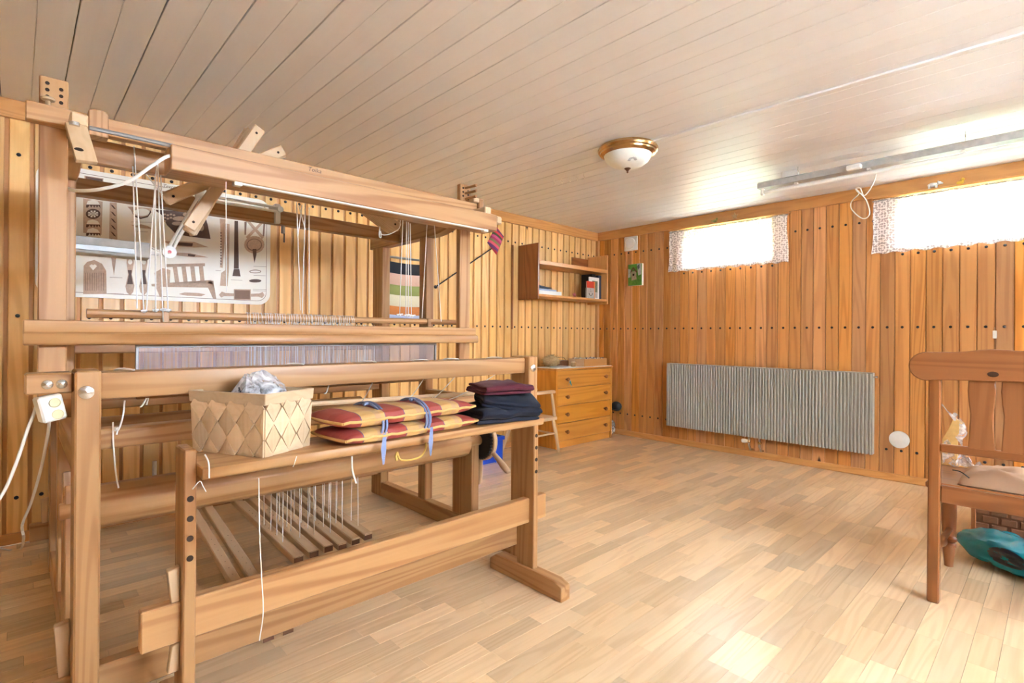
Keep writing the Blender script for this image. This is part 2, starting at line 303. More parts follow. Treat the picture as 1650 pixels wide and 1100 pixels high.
# floor: base with staves laid along X
floor = struct(bx('floor', 'floor_joint', None, X0, XW+.02, Y0, YW+.02, -.06, -.003, 0, smooth=False))
SW, LENS = .0695, [.24, .31, .38, .46]
stave = {}
for L_ in LENS:
    h = L_/2-.0004; g = SW/2-.0004
    stave[L_] = MB().prism([(-g, -.004), (g, -.004), (g, -.0006), (g-.0006, 0), (-g+.0006, 0), (-g, -.0006)], 'x', -h, h)
cells = []
rr = random.Random(3)
for j in range(int((YW-Y0)/SW)+1):
    x = X0 - rr.random()*.4
    while x < XW:
        L_ = rr.choice(LENS); cx, cy = x+L_/2, Y0+SW*(j+.5); x += L_
        if cx-L_/2 > XW or cy+SW/2 > YW+.03: continue
        p = proj((cx, cy, 0)); area = 0
        if p[2] > .3 and -40 < p[0] < 1690 and 560 < p[1] < 1160:
            area = L_*SW/p[2]**3
            if .15 < cx < 1.5 and 1.3 < cy < 3.0: area *= .35       # largely under loom and bench
        cells.append((area, cx, cy, L_))
cells.sort(key=lambda c: -c[0])
proto = {}
rest = MB()
for k, (a_, cx, cy, L_) in enumerate(cells):
    if k < 300:
        if L_ not in proto:
            q = MB(); q.v = [v+V((cx, cy, 0)) for v in stave[L_].v]; q.f = stave[L_].f; q.m = stave[L_].m; q.pc = stave[L_].pc
            proto[L_] = q.build('plank', 'oak', floor, axis='x', smooth=False); z_ = W[proto[L_].name].z
        else: copy_at(proto[L_], (cx, cy, -.002), floor)
    else: rest.box(max(cx-L_/2+.0004, X0), min(cx+L_/2-.0004, XW+.02), cy-SW/2+.0004, cy+SW/2-.0004, -.004, 0, 0, rr.random()+.001)
tag(rest.build('plank_field', 'oak', floor, axis='x', smooth=False, fix=False), kind='stuff')

# ceiling boards along Y
ceil = struct(bx('ceiling', 'ceiling_joint', None, X0, XW+.3, Y0, YW+.2, ZC+.012, ZC+.12, 0, smooth=False))
x = .041 - .2085*9; k = 0; cb = None
while x < XW+.02:
    gap = .0035 if k % 2 == 0 else .0012
    wd = .10425
    if cb is None: cb = MB().prism([(x+.0010, ZC+.014), (x+.0010, ZC+.0025), (x+.0024, ZC), (x+wd-.0022, ZC), (x+wd-.0006, ZC+.003), (x+wd-.0006, ZC+.014)], 'y', Y0, YW+.03).build('plank', 'white_board', ceil, axis='y', smooth=False)
    else: copy_at(cb, (x+wd/2+.0005 + (.0009 if k % 2 else -.0005), W[cb.name].y, W[cb.name].z), ceil)
    x += wd; k += 1

# left wall: boards with recessed strips between, black nail heads
wl = struct(bx('wall_left', 'groove_left', None, X0-.1, XW+.25, YW+.013, YW+.2, 0, ZC+.1, 0, smooth=False))
PL = .0885; xb = .2646+.0035 - PL*22; bl = []
nail_l = None
def nail(x, y, z, axis, par):
    return MB()._lathe([(.0092, 0), (.0088, .0022), (.006, .0048), (.0022, .0058)], V((x, y, z)), V(axis), 8, 0).build('nail_head', 'iron', par)
pw = None
while xb < XW-.03:
    if xb > X0:
        if pw is None: pw = MB().prism([(xb-.0365, YW+.016), (xb-.0365, YW+.004), (xb-.0335, YW), (xb+.0335, YW), (xb+.0365, YW+.004), (xb+.0365, YW+.016)], 'z', 0, ZC).build('plank', 'pine', wl, axis='z', smooth=False)
        else: copy_at(pw, (xb, W[pw.name].y, W[pw.name].z), wl)
        if xb > -.45:
            for z in (1.848, 1.0817, .216):
                if nail_l is None: nail_l = nail(xb-.003, YW, z, (0, -1, 0), wl)
                else: copy_at(nail_l, (xb-.003, W[nail_l.name].y, z), wl)
    xb += PL
# right wall with the window openings
def in_win(y): return next((z_ for (a, b), z_ in zip(WINS, WB) if a-.012 < y < b+.012), None)
mb = MB(); X1 = XW+.012
ys = sorted([Y0-.1, YW+.02] + [q for ab in WINS for q in ab])
for a, b in zip(ys[:-1], ys[1:]):
    if (a, b) in WINS: mb.box(X1, X1+.26, a, b, 0, WB[WINS.index((a, b))]); mb.box(X1, X1+.26, a, b, WZ1, ZC+.1)
    else: mb.box(X1, X1+.26, a, b, 0, ZC+.1)
wr = struct(mb.build('wall_right', 'groove', None, 0, smooth=False))
PR = .0868; yb = YW-.045; pr = {}; nr = None; k = 0
rw = random.Random(11)
while yb > Y0:
    z1 = in_win(yb)-.008 if in_win(yb) else ZC
    if z1 not in pr:
        g = PR/2-.0013
        pr[z1] = MB().prism([(XW+.015, yb-g), (XW+.0045, yb-g), (XW, yb-g+.0032), (XW, yb+g-.0032), (XW+.0045, yb+g), (XW+.015, yb+g)], 'z', 0, z1).build('plank', 'pine_backlit', wr, axis='z', smooth=False)
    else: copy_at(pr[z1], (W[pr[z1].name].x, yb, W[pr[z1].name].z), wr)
    if yb > -.1:
        for z in (1.848 if z1 > 2 else 1.592, 1.0817, .216):
            if .9 < yb < 2.56 and z < .5: continue
            if nr is None: nr = nail(XW, yb, z, (-1, 0, 0), wr)
            else: copy_at(nr, (W[nr.name].x, yb, z), wr)
    yb -= PR
# walls behind the camera
struct(MB().box(X0-.1, BW[0], Y0-.2, Y0, 0, ZC+.1).box(BW[1], XW+.3, Y0-.2, Y0, 0, ZC+.1).box(BW[0], BW[1], Y0-.2, Y0, 0, BW[2]).box(BW[0], BW[1], Y0-.2, Y0, BW[3], ZC+.1).build('wall_back', 'wallplain', None, 0, smooth=False))
win = struct(link(bpy.data.objects.new('window_3', None), None, V(((BW[0]+BW[1])/2, Y0-.1, BW[2]))))  # added opening out of view, lets in extra daylight
a, b, c, d = BW
MB().box(a, a+.05, Y0-.15, Y0-.1, c, d).box(b-.05, b, Y0-.15, Y0-.1, c, d).box(a+.05, b-.05, Y0-.15, Y0-.1, c, c+.05).box(a+.05, b-.05, Y0-.15, Y0-.1, d-.05, d).build('window_frame', 'white_paint', win, .003)
bx('pane', 'glass', win, a+.05, b-.05, Y0-.13, Y0-.126, c+.05, d-.05, 0)
struct(bx('wall_near', 'wallplain', None, X0-.15, X0, Y0-.2, YW+.2, 0, ZC+.1, 0))
# trims and baseboards
struct(bx('trim_1', 'trim', None, X0, XW, YW-.018, YW, 2.012, ZC, .002))
struct(bx('trim_2', 'trim', None, XW-.018, XW, Y0, YW-.018, 2.012, ZC, .002))
struct(bx('baseboard_left', 'trim', None, X0, XW, YW-.014, YW, 0, .052, .004))
struct(bx('baseboard_right', 'trim', None, XW-.014, XW, Y0, YW-.014, 0, .052, .004))
struct(bx('trim_3', 'trim', None, XW-.035, XW, YW-.035, YW, .052, 2.012, .004))   # corner post
# windows
for i, (a, b) in enumerate(WINS):
    WZ0 = WB[i]
    win = struct(link(bpy.data.objects.new(f'window_{i+1}' if i < 2 else 'window_4', None), None, V((XW+.15, (a+b)/2, WZ0))))  # the last opening is added out of view for extra daylight
    x0, x1 = XW-.004, XW+.27; t = .016
    MB().box(x0, x1, a, a+t, WZ0, WZ1).box(x0, x1, b-t, b, WZ0, WZ1).box(x0, x1, a+t, b-t, WZ1-t, WZ1).build('reveal_lining', 'pine', win, .001)
    MB().box(x0-.012, x1, a, b, WZ0-.012, WZ0+.006).build('window_sill', 'white_paint', win, .002)
    fx0, fx1 = XW+.19, XW+.235; fw = .05
    MB().box(fx0, fx1, a+t, a+t+fw, WZ0+.006, WZ1-t).box(fx0, fx1, b-t-fw, b-t, WZ0+.006, WZ1-t).box(fx0, fx1, a+t+fw, b-t-fw, WZ0+.006, WZ0+.006+fw).box(fx0, fx1, a+t+fw, b-t-fw, WZ1-t-fw, WZ1-t).build('window_frame', 'white_paint', win, .003)
    MB().box(fx0+.02, fx0+.024, a+t+fw, b-t-fw, WZ0+.006+fw, WZ1-t-fw).build('pane', 'glass', win)
    bx('window_casing', 'trim', win, XW-.045, XW+.0, a-.13, b+.13, WZ1, WZ1+.012, .002)
WZ0 = WB[0]
# raised lawn at window height outside, lowered paving added to light the unseen window
struct(bx('ground_outside', 'grass', None, XW+.3, XW+25, -.6, 20, 0, 1.5, 0, smooth=False))
struct(bx('added_paving', 'cover_grey', None, XW+.3, XW+25, -20, -.6, -.1, .05, 0, smooth=False))

# ------------------------------------------------------------------ curtains
rc = random.Random(5)
def curtain(a, b, label, zb0, zb1):
    t = thing('lace_curtain', label, 'curtain', (XW-.04, (a+b)/2, WZ0), 'lace valances at the basement windows')
    def fn(u, v):
        y = b+(a-b)*u; z = 1.992+(zb0+(zb1-zb0)*u-1.992)*v
        dx = .010*math.sin(u*44+1.3*math.sin(u*9)) * (.35+.65*v)
        fl = .012*(1-2*u)*v
        return V((XW-.030+dx, y+fl + .004*math.sin(v*7+u*12), z + .006*v*math.sin(u*60)))
    MB().grid(fn, 150, 12).build('lace_cloth', 'lace', t, fix=False)
    MB().tube([(XW-.03, a-.01, 1.983), (XW-.03, b+.01, 1.983)], .004, 8).build('curtain_rod', 'grey_metal', t)
curtain(1.522, 2.554, 'white lace valance on the short window beside the picture and vent', 1.612, 1.606)
curtain(-.095, .938, 'white lace valance on the window above the chair with green ornament', 1.606, 1.612)

# ------------------------------------------------------------------ radiator
RX0, RX1 = 4.385, 4.445; ry0, ry1, rz0, rz1 = .927, 2.534, .178, .758
rad = thing('radiator', 'long greenish grey ribbed radiator fixed to the panelled wall under the window', 'radiator', (4.42, 1.73, rz0))
bx('body', 'radiator', rad, RX0+.014, RX1, ry0+.004, ry1-.004, rz0+.004, rz1-.006, .004)
nf = 70; fin = None
for i in range(nf):
    y = ry0+(ry1-ry0)*(i+.5)/nf
    if fin is None: fin = MB().prism([(RX0+.018, y-.0092), (RX0+.003, y-.0052), (RX0, y-.002), (RX0, y+.002), (RX0+.003, y+.0052), (RX0+.018, y+.0092)], 'z', rz0, rz1-.004).build('fin', 'radiator', rad)
    else: copy_at(fin, (W[fin.name].x, y, W[fin.name].z), rad)
bx('top_grille', 'radiator', rad, RX0+.002, RX1, ry0, ry1, rz1-.006, rz1, .002)
MB().box(RX0+.004, RX1, ry0-.004, ry0+.002, rz0, rz1).build('end_plate', 'radiator', rad, .002); MB().box(RX0+.004, RX1, ry1-.002, ry1+.004, rz0, rz1).build('end_plate', 'radiator', rad, .002)
bx('bracket', 'grey_metal', rad, RX1-.001, XW-.008, 1.2, 1.24, .5, .7, .002); bx('bracket', 'grey_metal', rad, RX1-.001, XW-.008, 2.2, 2.24, .5, .7, .002)
MB()._lathe([(.006, 0), (.006, .02), (.009, .02), (.009, .028)], V((RX0+.02, ry0-.002, rz1-.03)), V((0, -1, 0)), 10, 0).build('bleed_valve', 'steel', rad)
yv = at(1201, 712, x=4.41).y; yp = at(1224, 715, x=4.41).y
for y_ in (yv-.03, yp): MB().tube([(4.41, y_, rz0+.01), (4.41, y_, .11), (4.44, y_, .07), (XW-.01, y_, .065)], .010, 10).build('pipe', 'steel', rad)
MB()._lathe([(.012, 0), (.014, .02), (.017, .025), (.017, .055), (.012, .06)], V((4.41, yv-.03, .14)), V((0, 1, 0)), 12, 0).build('valve_knob', 'white_plastic', rad)
for y_ in (yv-.03, yp): MB().ball((4.41, y_, .14), .015, 10).build('valve_body', 'brass', rad)

# ------------------------------------------------------------------ small wall things
p = at(1007, 378, x=XW); q = at(1028, 403, x=XW); cy_ = (p.y+q.y)/2
v_ = thing('air_vent', 'square white plastic air vent with round cover near the ceiling', 'vent', (XW, cy_, 1.865))
bx('plate', 'white_plastic', v_, XW-.014, XW, q.y, p.y, 1.867, 2.008, .004)
MB()._lathe([(.056, 0), (.056, .012), (.050, .018), (.0, .019)], V((XW-.014, cy_, 1.937)), V((-1, 0, 0)), 24, 0).build('cover', 'white_plastic', v_)
a, b = at(1034.5, 427, x=XW-.03), at(1012, 460, x=XW-.03)
pc = thing('picture', 'small block mounted picture of a birdhouse among green leaves', 'picture', (XW, (a.y+b.y)/2, 1.505))
y0, y1, z0, z1 = a.y, b.y, 1.51, 1.725
bx('block', 'white_paint', pc, XW-.03, XW, y0, y1, z0, z1, .001)
bx('print', 'leaf', pc, XW-.0312, XW-.0301, y0+.001, y1-.001, z0+.001, z1-.001, 0)
def onpic(poly, m, nm):                        # polygon in 0..1 of the print
    MB().prism([(y1+(y0-y1)*u, z1+(z0-z1)*v) for u, v in poly], 'x', XW-.0322, XW-.0313).build(nm, m, pc, smooth=False)
onpic([(.62, 0), (.95, 0), (.95, .5), (.75, .55)], 'cover_grey', 'sky_patch'); onpic([(.0, .2), (.2, .25), (.18, .6), (0, .62)], 'cover_grey', 'sky_patch')
onpic([(.22, .35), (.58, .33), (.62, .72), (.26, .76)], 'birdhouse', 'birdhouse'); onpic([(.10, .42), (.38, .12), (.66, .36), (.6, .42), (.38, .22), (.15, .47)], 'bronze', 'birdhouse_roof')
MB()._lathe([(.012, 0), (.012, .0006)], V((XW-.0322, y1+(y0-y1)*.40, z1+(z0-z1)*.5)), V((-1, 0, 0)), 10, 0).build('birdhouse_hole', 'hole', pc)
onpic([(.66, .12), (.82, .02), (.84, .2), (.72, .28)], 'cover_dark', 'dark_leaf')
o = MB(); c = at(1449, 708, x=XW); o._lathe([(.060, 0), (.060, .004), (.052, .008), (0.0, .0085)], V((XW, c.y, c.z)), V((-1, 0, 0)), 28, 0)
tag(o.build('cover_plate', 'white_plastic', None), 'round white blank cover plate low on the wall beside the radiator', 'cover plate')
c = at(1603, 538, x=XW-.006); tg = thing('key_tag', 'tiny white plastic tag hanging from a nail on the wall', 'tag', (XW, c.y, c.z-.02))
bx('tag_plate', 'white_plastic', tg, XW-.009, XW-.006, c.y-.010, c.y+.010, c.z-.028, c.z+.022, .003)
MB().tube([(XW-.006, c.y, c.z+.02), (XW-.006, c.y, c.z+.043)], .0012, 6).build('loop', 'cord', tg)
# figurines on the casings
def base_at(px, py): c = at(px, py, x=XW-.03); return V((XW-.028, c.y, WZ1+.012))
c = base_at(1184, 350)
st = MB(); pts = []
for k in range(10):
    a = math.pi*k/5+math.pi/2; r = .032 if k % 2 == 0 else .014; pts.append((c.y+r*math.cos(a), c.z+.030+r*math.sin(a)))
tag(st.prism(pts, 'x', c.x-.008, c.x).build('star_ornament', 'straw', None, .001), 'small straw star standing on the casing above the lace valance', 'ornament')
c = base_at(1152, 352); fg = thing('bird_figurine', 'small pale green bird figure beside a straw star', 'figurine', c)
MB().ball(c+V((0, 0, .018)), (.010, .02, .014)).build('body', 'rug_green', fg); MB().ball(c+V((0, -.016, .034)), .009).build('head', 'rug_green', fg); MB().prism([(c.y+.012, c.z+.018), (c.y+.036, c.z+.03), (c.y+.03, c.z+.014)], 'x', c.x-.004, c.x+.004).build('tail', 'rug_green', fg); MB().tube([c, c+V((0, 0, .01))], .006, 8).build('foot', 'rug_green', fg)
c = base_at(1503, 297); fg = thing('bear_figurine', 'small grey white bear figure walking along the window casing', 'figurine', c)
MB().ball(c+V((0, 0, .026)), (.012, .030, .015), 12).build('body', 'bear', fg); MB().ball(c+V((0, -.034, .032)), (.010, .014, .011), 10).ball(c+V((0, -.048, .028)), .006, 8).build('head', 'bear', fg)
for dx in (-.006, .006):
    for dy in (-.018, .018): MB().tube([c+V((dx, dy, 0)), c+V((dx, dy, .022))], [.006, .007], 8).build('leg', 'bear', fg)
    MB().ball(c+V((dx*1.2, -.028, .043)), .0045, 8).build('ear', 'bear', fg)
c = base_at(1547, 289); fg = thing('duck_figurine', 'tiny yellow toy duck beside the white bear figure', 'figurine', c)
MB().ball(c+V((0, 0, .012)), (.010, .020, .012)).build('body', 'yellow', fg); MB().ball(c+V((0, -.014, .032)), .010).tube([c+V((0, -.012, .012)), c+V((0, -.014, .03))], .007, 8).build('head', 'yellow', fg); MB().ball(c+V((0, -.026, .031)), (.004, .008, .003), 8).build('beak', 'cover_orange', fg)
# glass ornament hung in window 2
c = at(1632, 352, x=XW+.02); gl = thing('glass_ornament', 'green stained glass ornament hanging behind the lace valance', 'ornament', c+V((0, 0, -.06)))
for (dy, dz, w_, h_) in ((-.03, 0, .025, .055), (.018, .005, .02, .05), (-.005, -.055, .03, .02)):
    MB().prism([(c.y+dy-w_, c.z+dz-h_), (c.y+dy+w_*.6, c.z+dz-h_*.9), (c.y+dy+w_, c.z+dz+h_*.8), (c.y+dy-w_*.4, c.z+dz+h_)], 'x', c.x, c.x+.004).build('glass_piece', 'green_glass', gl)
MB().tube(curve([(c.x, c.y-.06, c.z-.08), (c.x, c.y-.05, c.z+.05), (c.x, c.y, c.z+.09), (c.x, c.y+.05, c.z+.05), (c.x, c.y+.05, c.z-.08), (c.x, c.y-.06, c.z-.08)]), .004, 6).tube([(c.x, c.y, c.z+.09), (c.x, c.y, WZ1-.016)], .0015, 6).build('lead_frame', 'grey_metal', gl)

# ------------------------------------------------------------------ ceiling lamp
c = V((2.561, 1.74, ZC)); lm = thing('ceiling_lamp', 'flush ceiling lamp with brass ring and frosted glass bowl', 'lamp', (c.x, c.y, ZC-.14))
MB()._lathe([(.13, 0), (.165, -.004), (.172, -.018), (.168, -.030), (.160, -.034), (.158, -.042), (.146, -.048), (.138, -.052), (.130, -.050)], c, V((0, 0, 1)), 40, 0).build('brass_ring', 'brass', lm)
MB()._lathe([(.137, -.048), (.133, -.062), (.118, -.084), (.092, -.104), (.058, -.117), (.02, -.123), (.0, -.123)], c, V((0, 0, 1)), 40, 0).build('glass_bowl', 'frost', lm)
MB()._lathe([(.018, -.120), (.019, -.126), (.010, -.133), (.005, -.140), (.0065, -.145), (.0, -.153)], c, V((0, 0, 1)), 16, 0).build('finial', 'bronze', lm)
MB()._lathe([(.12, 0), (.12, -.03)], c, V((0, 0, 1)), 24, 0).build('backplate', 'grey_metal', lm)
fl_ = MB()
for k in range(9):
    a = math.pi*(k/8)*1.0+.1; pc_ = V((c.x-.098+.0, c.y-.02, ZC-.098)); d1 = V((.18, -.62, .55)).normalized()
    e1 = V((.63, -.77, 0)).normalized(); e2 = V((.5, .42, -.76)).normalized() * -1
    q0 = V((c.x-.060, c.y-.072, ZC-.106)); dirv = e1*math.cos(a)*.9+V((-.45, -.38, .80))*math.sin(a)*.75
    fl_.tube([q0+dirv*.010, q0+dirv*.020, q0+dirv*.030], [.001, .0042, .001], 6)
fl_.build('etched_flower', 'cover_grey', lm)
# ceiling cable
ck = random.Random(2); pts = []
for i in range(40):
    t = i/39; pts.append((2.566+.028*t+.003*math.sin(t*37), 1.60-4.0*t*.5 if False else 1.57+(Y0+.05-1.57)*t, ZC-.006))
tag(MB().tube(curve([(2.565, 1.60, ZC-.009)]+[(2.566+.03*t/1.6+.0035*math.sin(t*23), 1.57-t, ZC-.0065) for t in [k*.12 for k in range(31)]], 3), .0055, 8).build('ceiling_cable', 'white_board', None, axis='y'), 'painted white cable clipped along a ceiling joint to the lamp', 'cable')
# fluorescent tube fixture on hooks
FX = 3.63; fy0, fy1, fz = .09, 1.415, 2.0
fx = thing('fluorescent_fixture', 'long bare fluorescent batten hung from hooks under the ceiling', 'light fixture', (FX, .75, fz-.03))
MB().prism([(FX-.035, fz), (FX-.035, fz+.032), (FX-.022, fz+.042), (FX+.022, fz+.042), (FX+.035, fz+.032), (FX+.035, fz)], 'y', fy0, fy1).build('housing', 'cover_grey', fx)
MB().tube([(FX, fy0+.03, fz-.026), (FX, fy1-.03, fz-.026)], .0125, 12).build('tube', 'white_paint', fx)
for y in (fy0+.012, fy1-.035): bx('lamp_holder', 'white_plastic', fx, FX-.014, FX+.014, y, y+.022, fz-.045, fz, .003)
for y in (.36, .78, 1.175): bx('clip', 'white_plastic', fx, FX-.018, FX+.018, y, y+.018, fz-.012, fz, .002)
for y in (.36, 1.175):
    MB().tube(curve([(FX, y, ZC), (FX, y, ZC-.02), (FX+.008, y, ZC-.03), (FX, y, ZC-.042), (FX, y, fz+.04)], 5), .0017, 6).build('hook', 'steel', fx)
c = at(1380, 300, x=FX-.03)
pl = thing('plug_cord', 'white cord with plug dangling in a loop from the fluorescent batten', 'cord', (FX-.02, c.y, fz-.2))
bx('plug', 'white_plastic', pl, FX-.072, FX-.036, at(1392, 300, x=FX).y, at(1368, 300, x=FX).y, fz-.004, fz+.024, .005)
lp = [at(x_, y_, x=FX-.054) for x_, y_ in ((1380, 305), (1384, 312), (1372, 325), (1373, 338), (1390, 352), (1401, 345), (1397, 325), (1388, 313), (1382, 309), (1379, 304), (1386, 303), (1392, 315), (1402, 305), (1410, 288), (1412, 280))]
MB().tube(curve(lp, 6), .0030, 8).build('cord', 'white_plastic', pl)
c = at(1268, 309, x=FX); tag(bx('junction_box', 'white_plastic', None, FX+.04, FX+.075, c.y-.05, c.y+.05, fz+.06, ZC, .004), 'small white junction box on the ceiling beside the fluorescent batten', 'junction box')
for i, px in enumerate((893, 905, 918, 930, 941)):
    c = at(px, 296-i*2.4, z=ZC-.03)
    tag(MB().tube(curve([(c.x, c.y, ZC), (c.x, c.y, ZC-.018), (c.x+.008, c.y-.004, ZC-.028), (c.x, c.y-.001, ZC-.038), (c.x-.007, c.y+.003, ZC-.030)], 5), .0015, 6).build('ceiling_hook', 'white_paint', None), 'small white screw hook in the ceiling beyond the lamp', 'hook', 'row of ceiling hooks')

# ================================================================== THE LOOM
GL, GR = (.100, .150), (1.640, 1.695)
lo = thing('floor_loom', 'large pine floor loom with hanging beater, reed, cords and treadles', 'loom', (.9, 2.3, 0))
for (x0, x1), s_ in ((GL, -1), (GR, 1)):
    bx('front_leg', 'loom', lo, x0, x1, 1.62, 1.735, 0, .912, .004)
    bx('floor_sill', 'loom', lo, x0+.002, x1-.002, 1.735, 3.03, 0, .088, .004)
    bx('rear_post', 'loom', lo, x0, x1, 2.905, 3.025, .0, 1.55, .004)
    bx('castle_post', 'loom', lo, x0+.004, x1, 2.43, 2.50, .088, 1.55, .004)
    MB().prism([(2.02, .088), (2.18, .088), (2.18, .56), (2.14, .57), (2.13, .50), (2.06, .50), (2.05, .545), (2.035, .55), (2.02, .53)], 'x', x0+.004, x1-.004).build('roller_post', 'loom', lo, .003, axis='z')
    bx('side_rail', 'loom', lo, x0+.006, x1-.006, 1.735, 2.43, .635, .703, .003)
    cv = [(2.20, 1.685), (2.20, 1.590), (2.215, 1.572), (2.25, 1.562), (2.31, 1.55), (2.36, 1.546), (3.06, 1.546), (3.06, 1.685)]
    MB().prism(cv, 'x', x0-.002, x1+.002).build('castle_side', 'loom', lo, .003, axis='y')
    MB()._lathe([(.0165, 0), (.0155, .005), (.008, .008), (.0, .0085)], V(((x0+x1)/2-.004, 1.62, .86)), V((0, -1, 0)), 16, 0).build('bolt_head', 'steel', lo)
# cross members
MB().box(.15, 1.64, 1.645, 1.735, .838, .905).build('breast_beam', 'loom', lo, .006, seg=2)
bx('beam_end', 'loom', lo, .012, .10, 1.66, 1.73, .857, .907, .004)
for x_ in (.052, .078): MB()._lathe([(.0115, 0), (.0105, .004), (.005, .007), (.0, .0075)], V((x_-.0+.0, 1.66, .880)), V((0, -1, 0)), 14, 0).build('bolt_head', 'steel', lo)
bx('knee_beam', 'loom', lo, .15, 1.64, 1.96, 2.03, .655, .717, .014, seg=3)
def octa(r, n=12): return [(r*math.cos(2*math.pi*(k+.5)/n), r*math.sin(2*math.pi*(k+.5)/n)) for k in range(n)]
MB().prism([(2.03+u, .475+v) for u, v in octa(.066)], 'x', .16, 1.60).prism([(2.03+u, .475+v) for u, v in octa(.025)], 'x', .09, 1.73).build('cloth_roller', 'loom', lo, .006, seg=2, axis='x')
bx('back_beam', 'loom', lo, .15, 1.64, 2.93, 3.0, .912, .985, .006)
bx('rear_rail', 'loom', lo, .15, 1.64, 2.93, 2.98, .664, .725, .004)
MB().prism([(3.10+u, .55+v) for u, v in octa(.06)], 'x', .16, 1.60).build('warp_roller', 'loom', lo, .004, axis='x')
bx('front_rail', 'loom', lo, .03, 1.76, 1.69, 1.73, .062, .152, .003)
bx('treadle_rail', 'loom', lo, .04, 1.755, 2.945, 2.985, .13, .20, .003)
def key(x, y, z, h, par=lo, w0=.030, w1=.018, mt='birch', dirx=-1):
    return MB().prism([(x, z-h/2), (x, z+h/2), (x+dirx*w0, z+h/2-.006), (x+dirx*w1, z-h/2)], 'y', y-.011, y+.011).build('wedge', mt, par, .002, axis='z')
key(.098, 1.71, .20, .17); key(.098, 2.965, .22, .17, w0=.024); key(1.697, 1.71, .17, .15, dirx=1); key(1.697, 2.965, .2, .15, dirx=1)
# castle
bx('cross_bar', 'loom', lo, .15, 1.64, 2.70, 2.76, 1.555, 1.622, .003)
bx('castle_beam', 'loom', lo, .347, 1.722, 1.93, 2.035, 1.520, 1.600, .003)
bx('light_strip', 'white_plastic', lo, .55, 1.66, 1.934, 1.952, 1.514, 1.522, .002)
bx('strip_clip', 'white_plastic', lo, .53, .556, 1.932, 1.958, 1.508, 1.522, .002); bx('strip_clip', 'white_plastic', lo, 1.64, 1.668, 1.932, 1.958, 1.508, 1.522, .002)
MB().tube([(.148, 1.945, 1.598), (.36, 1.945, 1.598)], .0065, 8).build('metal_rod', 'grey_metal', lo)
bx('castle_rail', 'loom', lo, .15, 1.64, 2.205, 2.235, 1.565, 1.645, .003)
bx('castle_rail', 'loom', lo, .15, 1.64, 2.36, 2.40, 1.605, 1.66, .003)
for s_, xx in ((-1, .125), (1, 1.668)):
    bx('cradle_arm', 'birch', lo, xx-.02, xx+.02, 1.935, 2.22, 1.596, 1.632, .004)
# beater
BY = 2.10
for x0, x1 in ((.043, .110), (1.622, 1.690)):
    mbx = MB().box(x0, x1, BY, BY+.028, .83, 1.772); sw = mbx.build('beater_sword', 'loom', lo, .003)
    for i, (fx_, zz) in enumerate(((.27, 1.752), (.27, 1.732), (.27, 1.712), (.74, 1.742), (.74, 1.722), (.74, 1.702))):
        MB()._lathe([(.0052, 0), (.0052, .0012), (.0, .0013)], V((x0+(x1-x0)*fx_, BY-.0002, zz)), V((0, -1, 0)), 12, 0).build('peg_hole', 'hole', sw)
MB().box(.013, 1.745, 2.062, BY, 1.622, 1.676).build('beater_top_beam', 'loom', lo, .003)
bx('makers_mark', 'print_dark', lo, 0, .001, 0, .001, 0, .001, 0) if False else None
hr = at(770, 540, y=2.06).x
MB().prism([(2.10, .966), (2.10, 1.041), (2.076, 1.041), (2.072, 1.006), (2.056, 1.001), (2.052, .972), (2.058, .966)], 'x', .011, hr).build('beater_hand_rail', 'loom', lo, .003, axis='x')
bx('beater_sill', 'loom', lo, .043, 1.69, 2.06, 2.10, .80, .845, .003)
for z in (.853, .962): MB().box(.285, 1.487, 2.106, 2.122, z-.007, z+.007).build('reed_band', 'grey_metal', lo, .001)
rd = MB()
for i in range(330):
    x_ = .29+1.19*i/329; rd.box(x_-.00045, x_+.00045, 2.112, 2.1145, .855, .962)
tag(rd.build('reed_wires', 'reed_wire', lo, 0, smooth=False, fix=False), kind='stuff')
for x_ in (.288, 1.484): bx('reed_end', 'grey_metal', lo, x_-.004, x_+.004, 2.107, 2.121, .85, .968, .001)
# pegs at the sword heads
MB()._lathe([(.006, -.01), (.006, .016), (.016, .019), (.0175, .024), (.012, .028), (.0, .029)], V((.062, 2.082, 1.676)), V((0, 0, 1)), 16, 0).build('round_peg', 'birch', lo)
for zz in (1.755, 1.728, 1.700): MB().tube([(1.655, BY, zz), (1.665, BY-.075, zz)], [.006, .007], 10).build('peg', 'loom', lo)
# cradle blocks that carry the beater
c = at(131, 188, y=2.045)
MB().prism([(.152, 1.600), (.152, 1.676), (.165, 1.682), (.190, 1.682), (.200, 1.674), (.200, 1.600)], 'y', 2.02, 2.07).build('cradle_block', 'loom', lo, .002)
MB()._lathe([(.012, 0), (.012, .01), (.0, .011)], at(120, 197, y=1.93)+V((0, 0, -.01)), V((0, 0, 1)), 12, 0).build('bolt_head', 'steel', lo)
a = at(122, 201, y=1.945); b = at(140, 262, y=1.885)
MB().bar(a, b, .050, .016, up=(.1, -1, .25)).build('cradle_tongue', 'birch', lo, .005, seg=2)
cc = at(127, 241, y=1.893); MB().ball(cc, (.011, .004, .006), 10).build('tongue_slot', 'hole', lo)
MB().box(1.70, 1.735, 2.045, 2.075, 1.600, 1.70).build('cradle_block', 'loom', lo, .004); MB().box(1.66, 1.70, 2.04, 2.08, 1.676, 1.700).build('cradle_block', 'birch', lo, .004)
bx('cradle_tongue', 'birch', lo, 1.722, 1.76, 1.935, 1.965, 1.560, 1.598, .006)
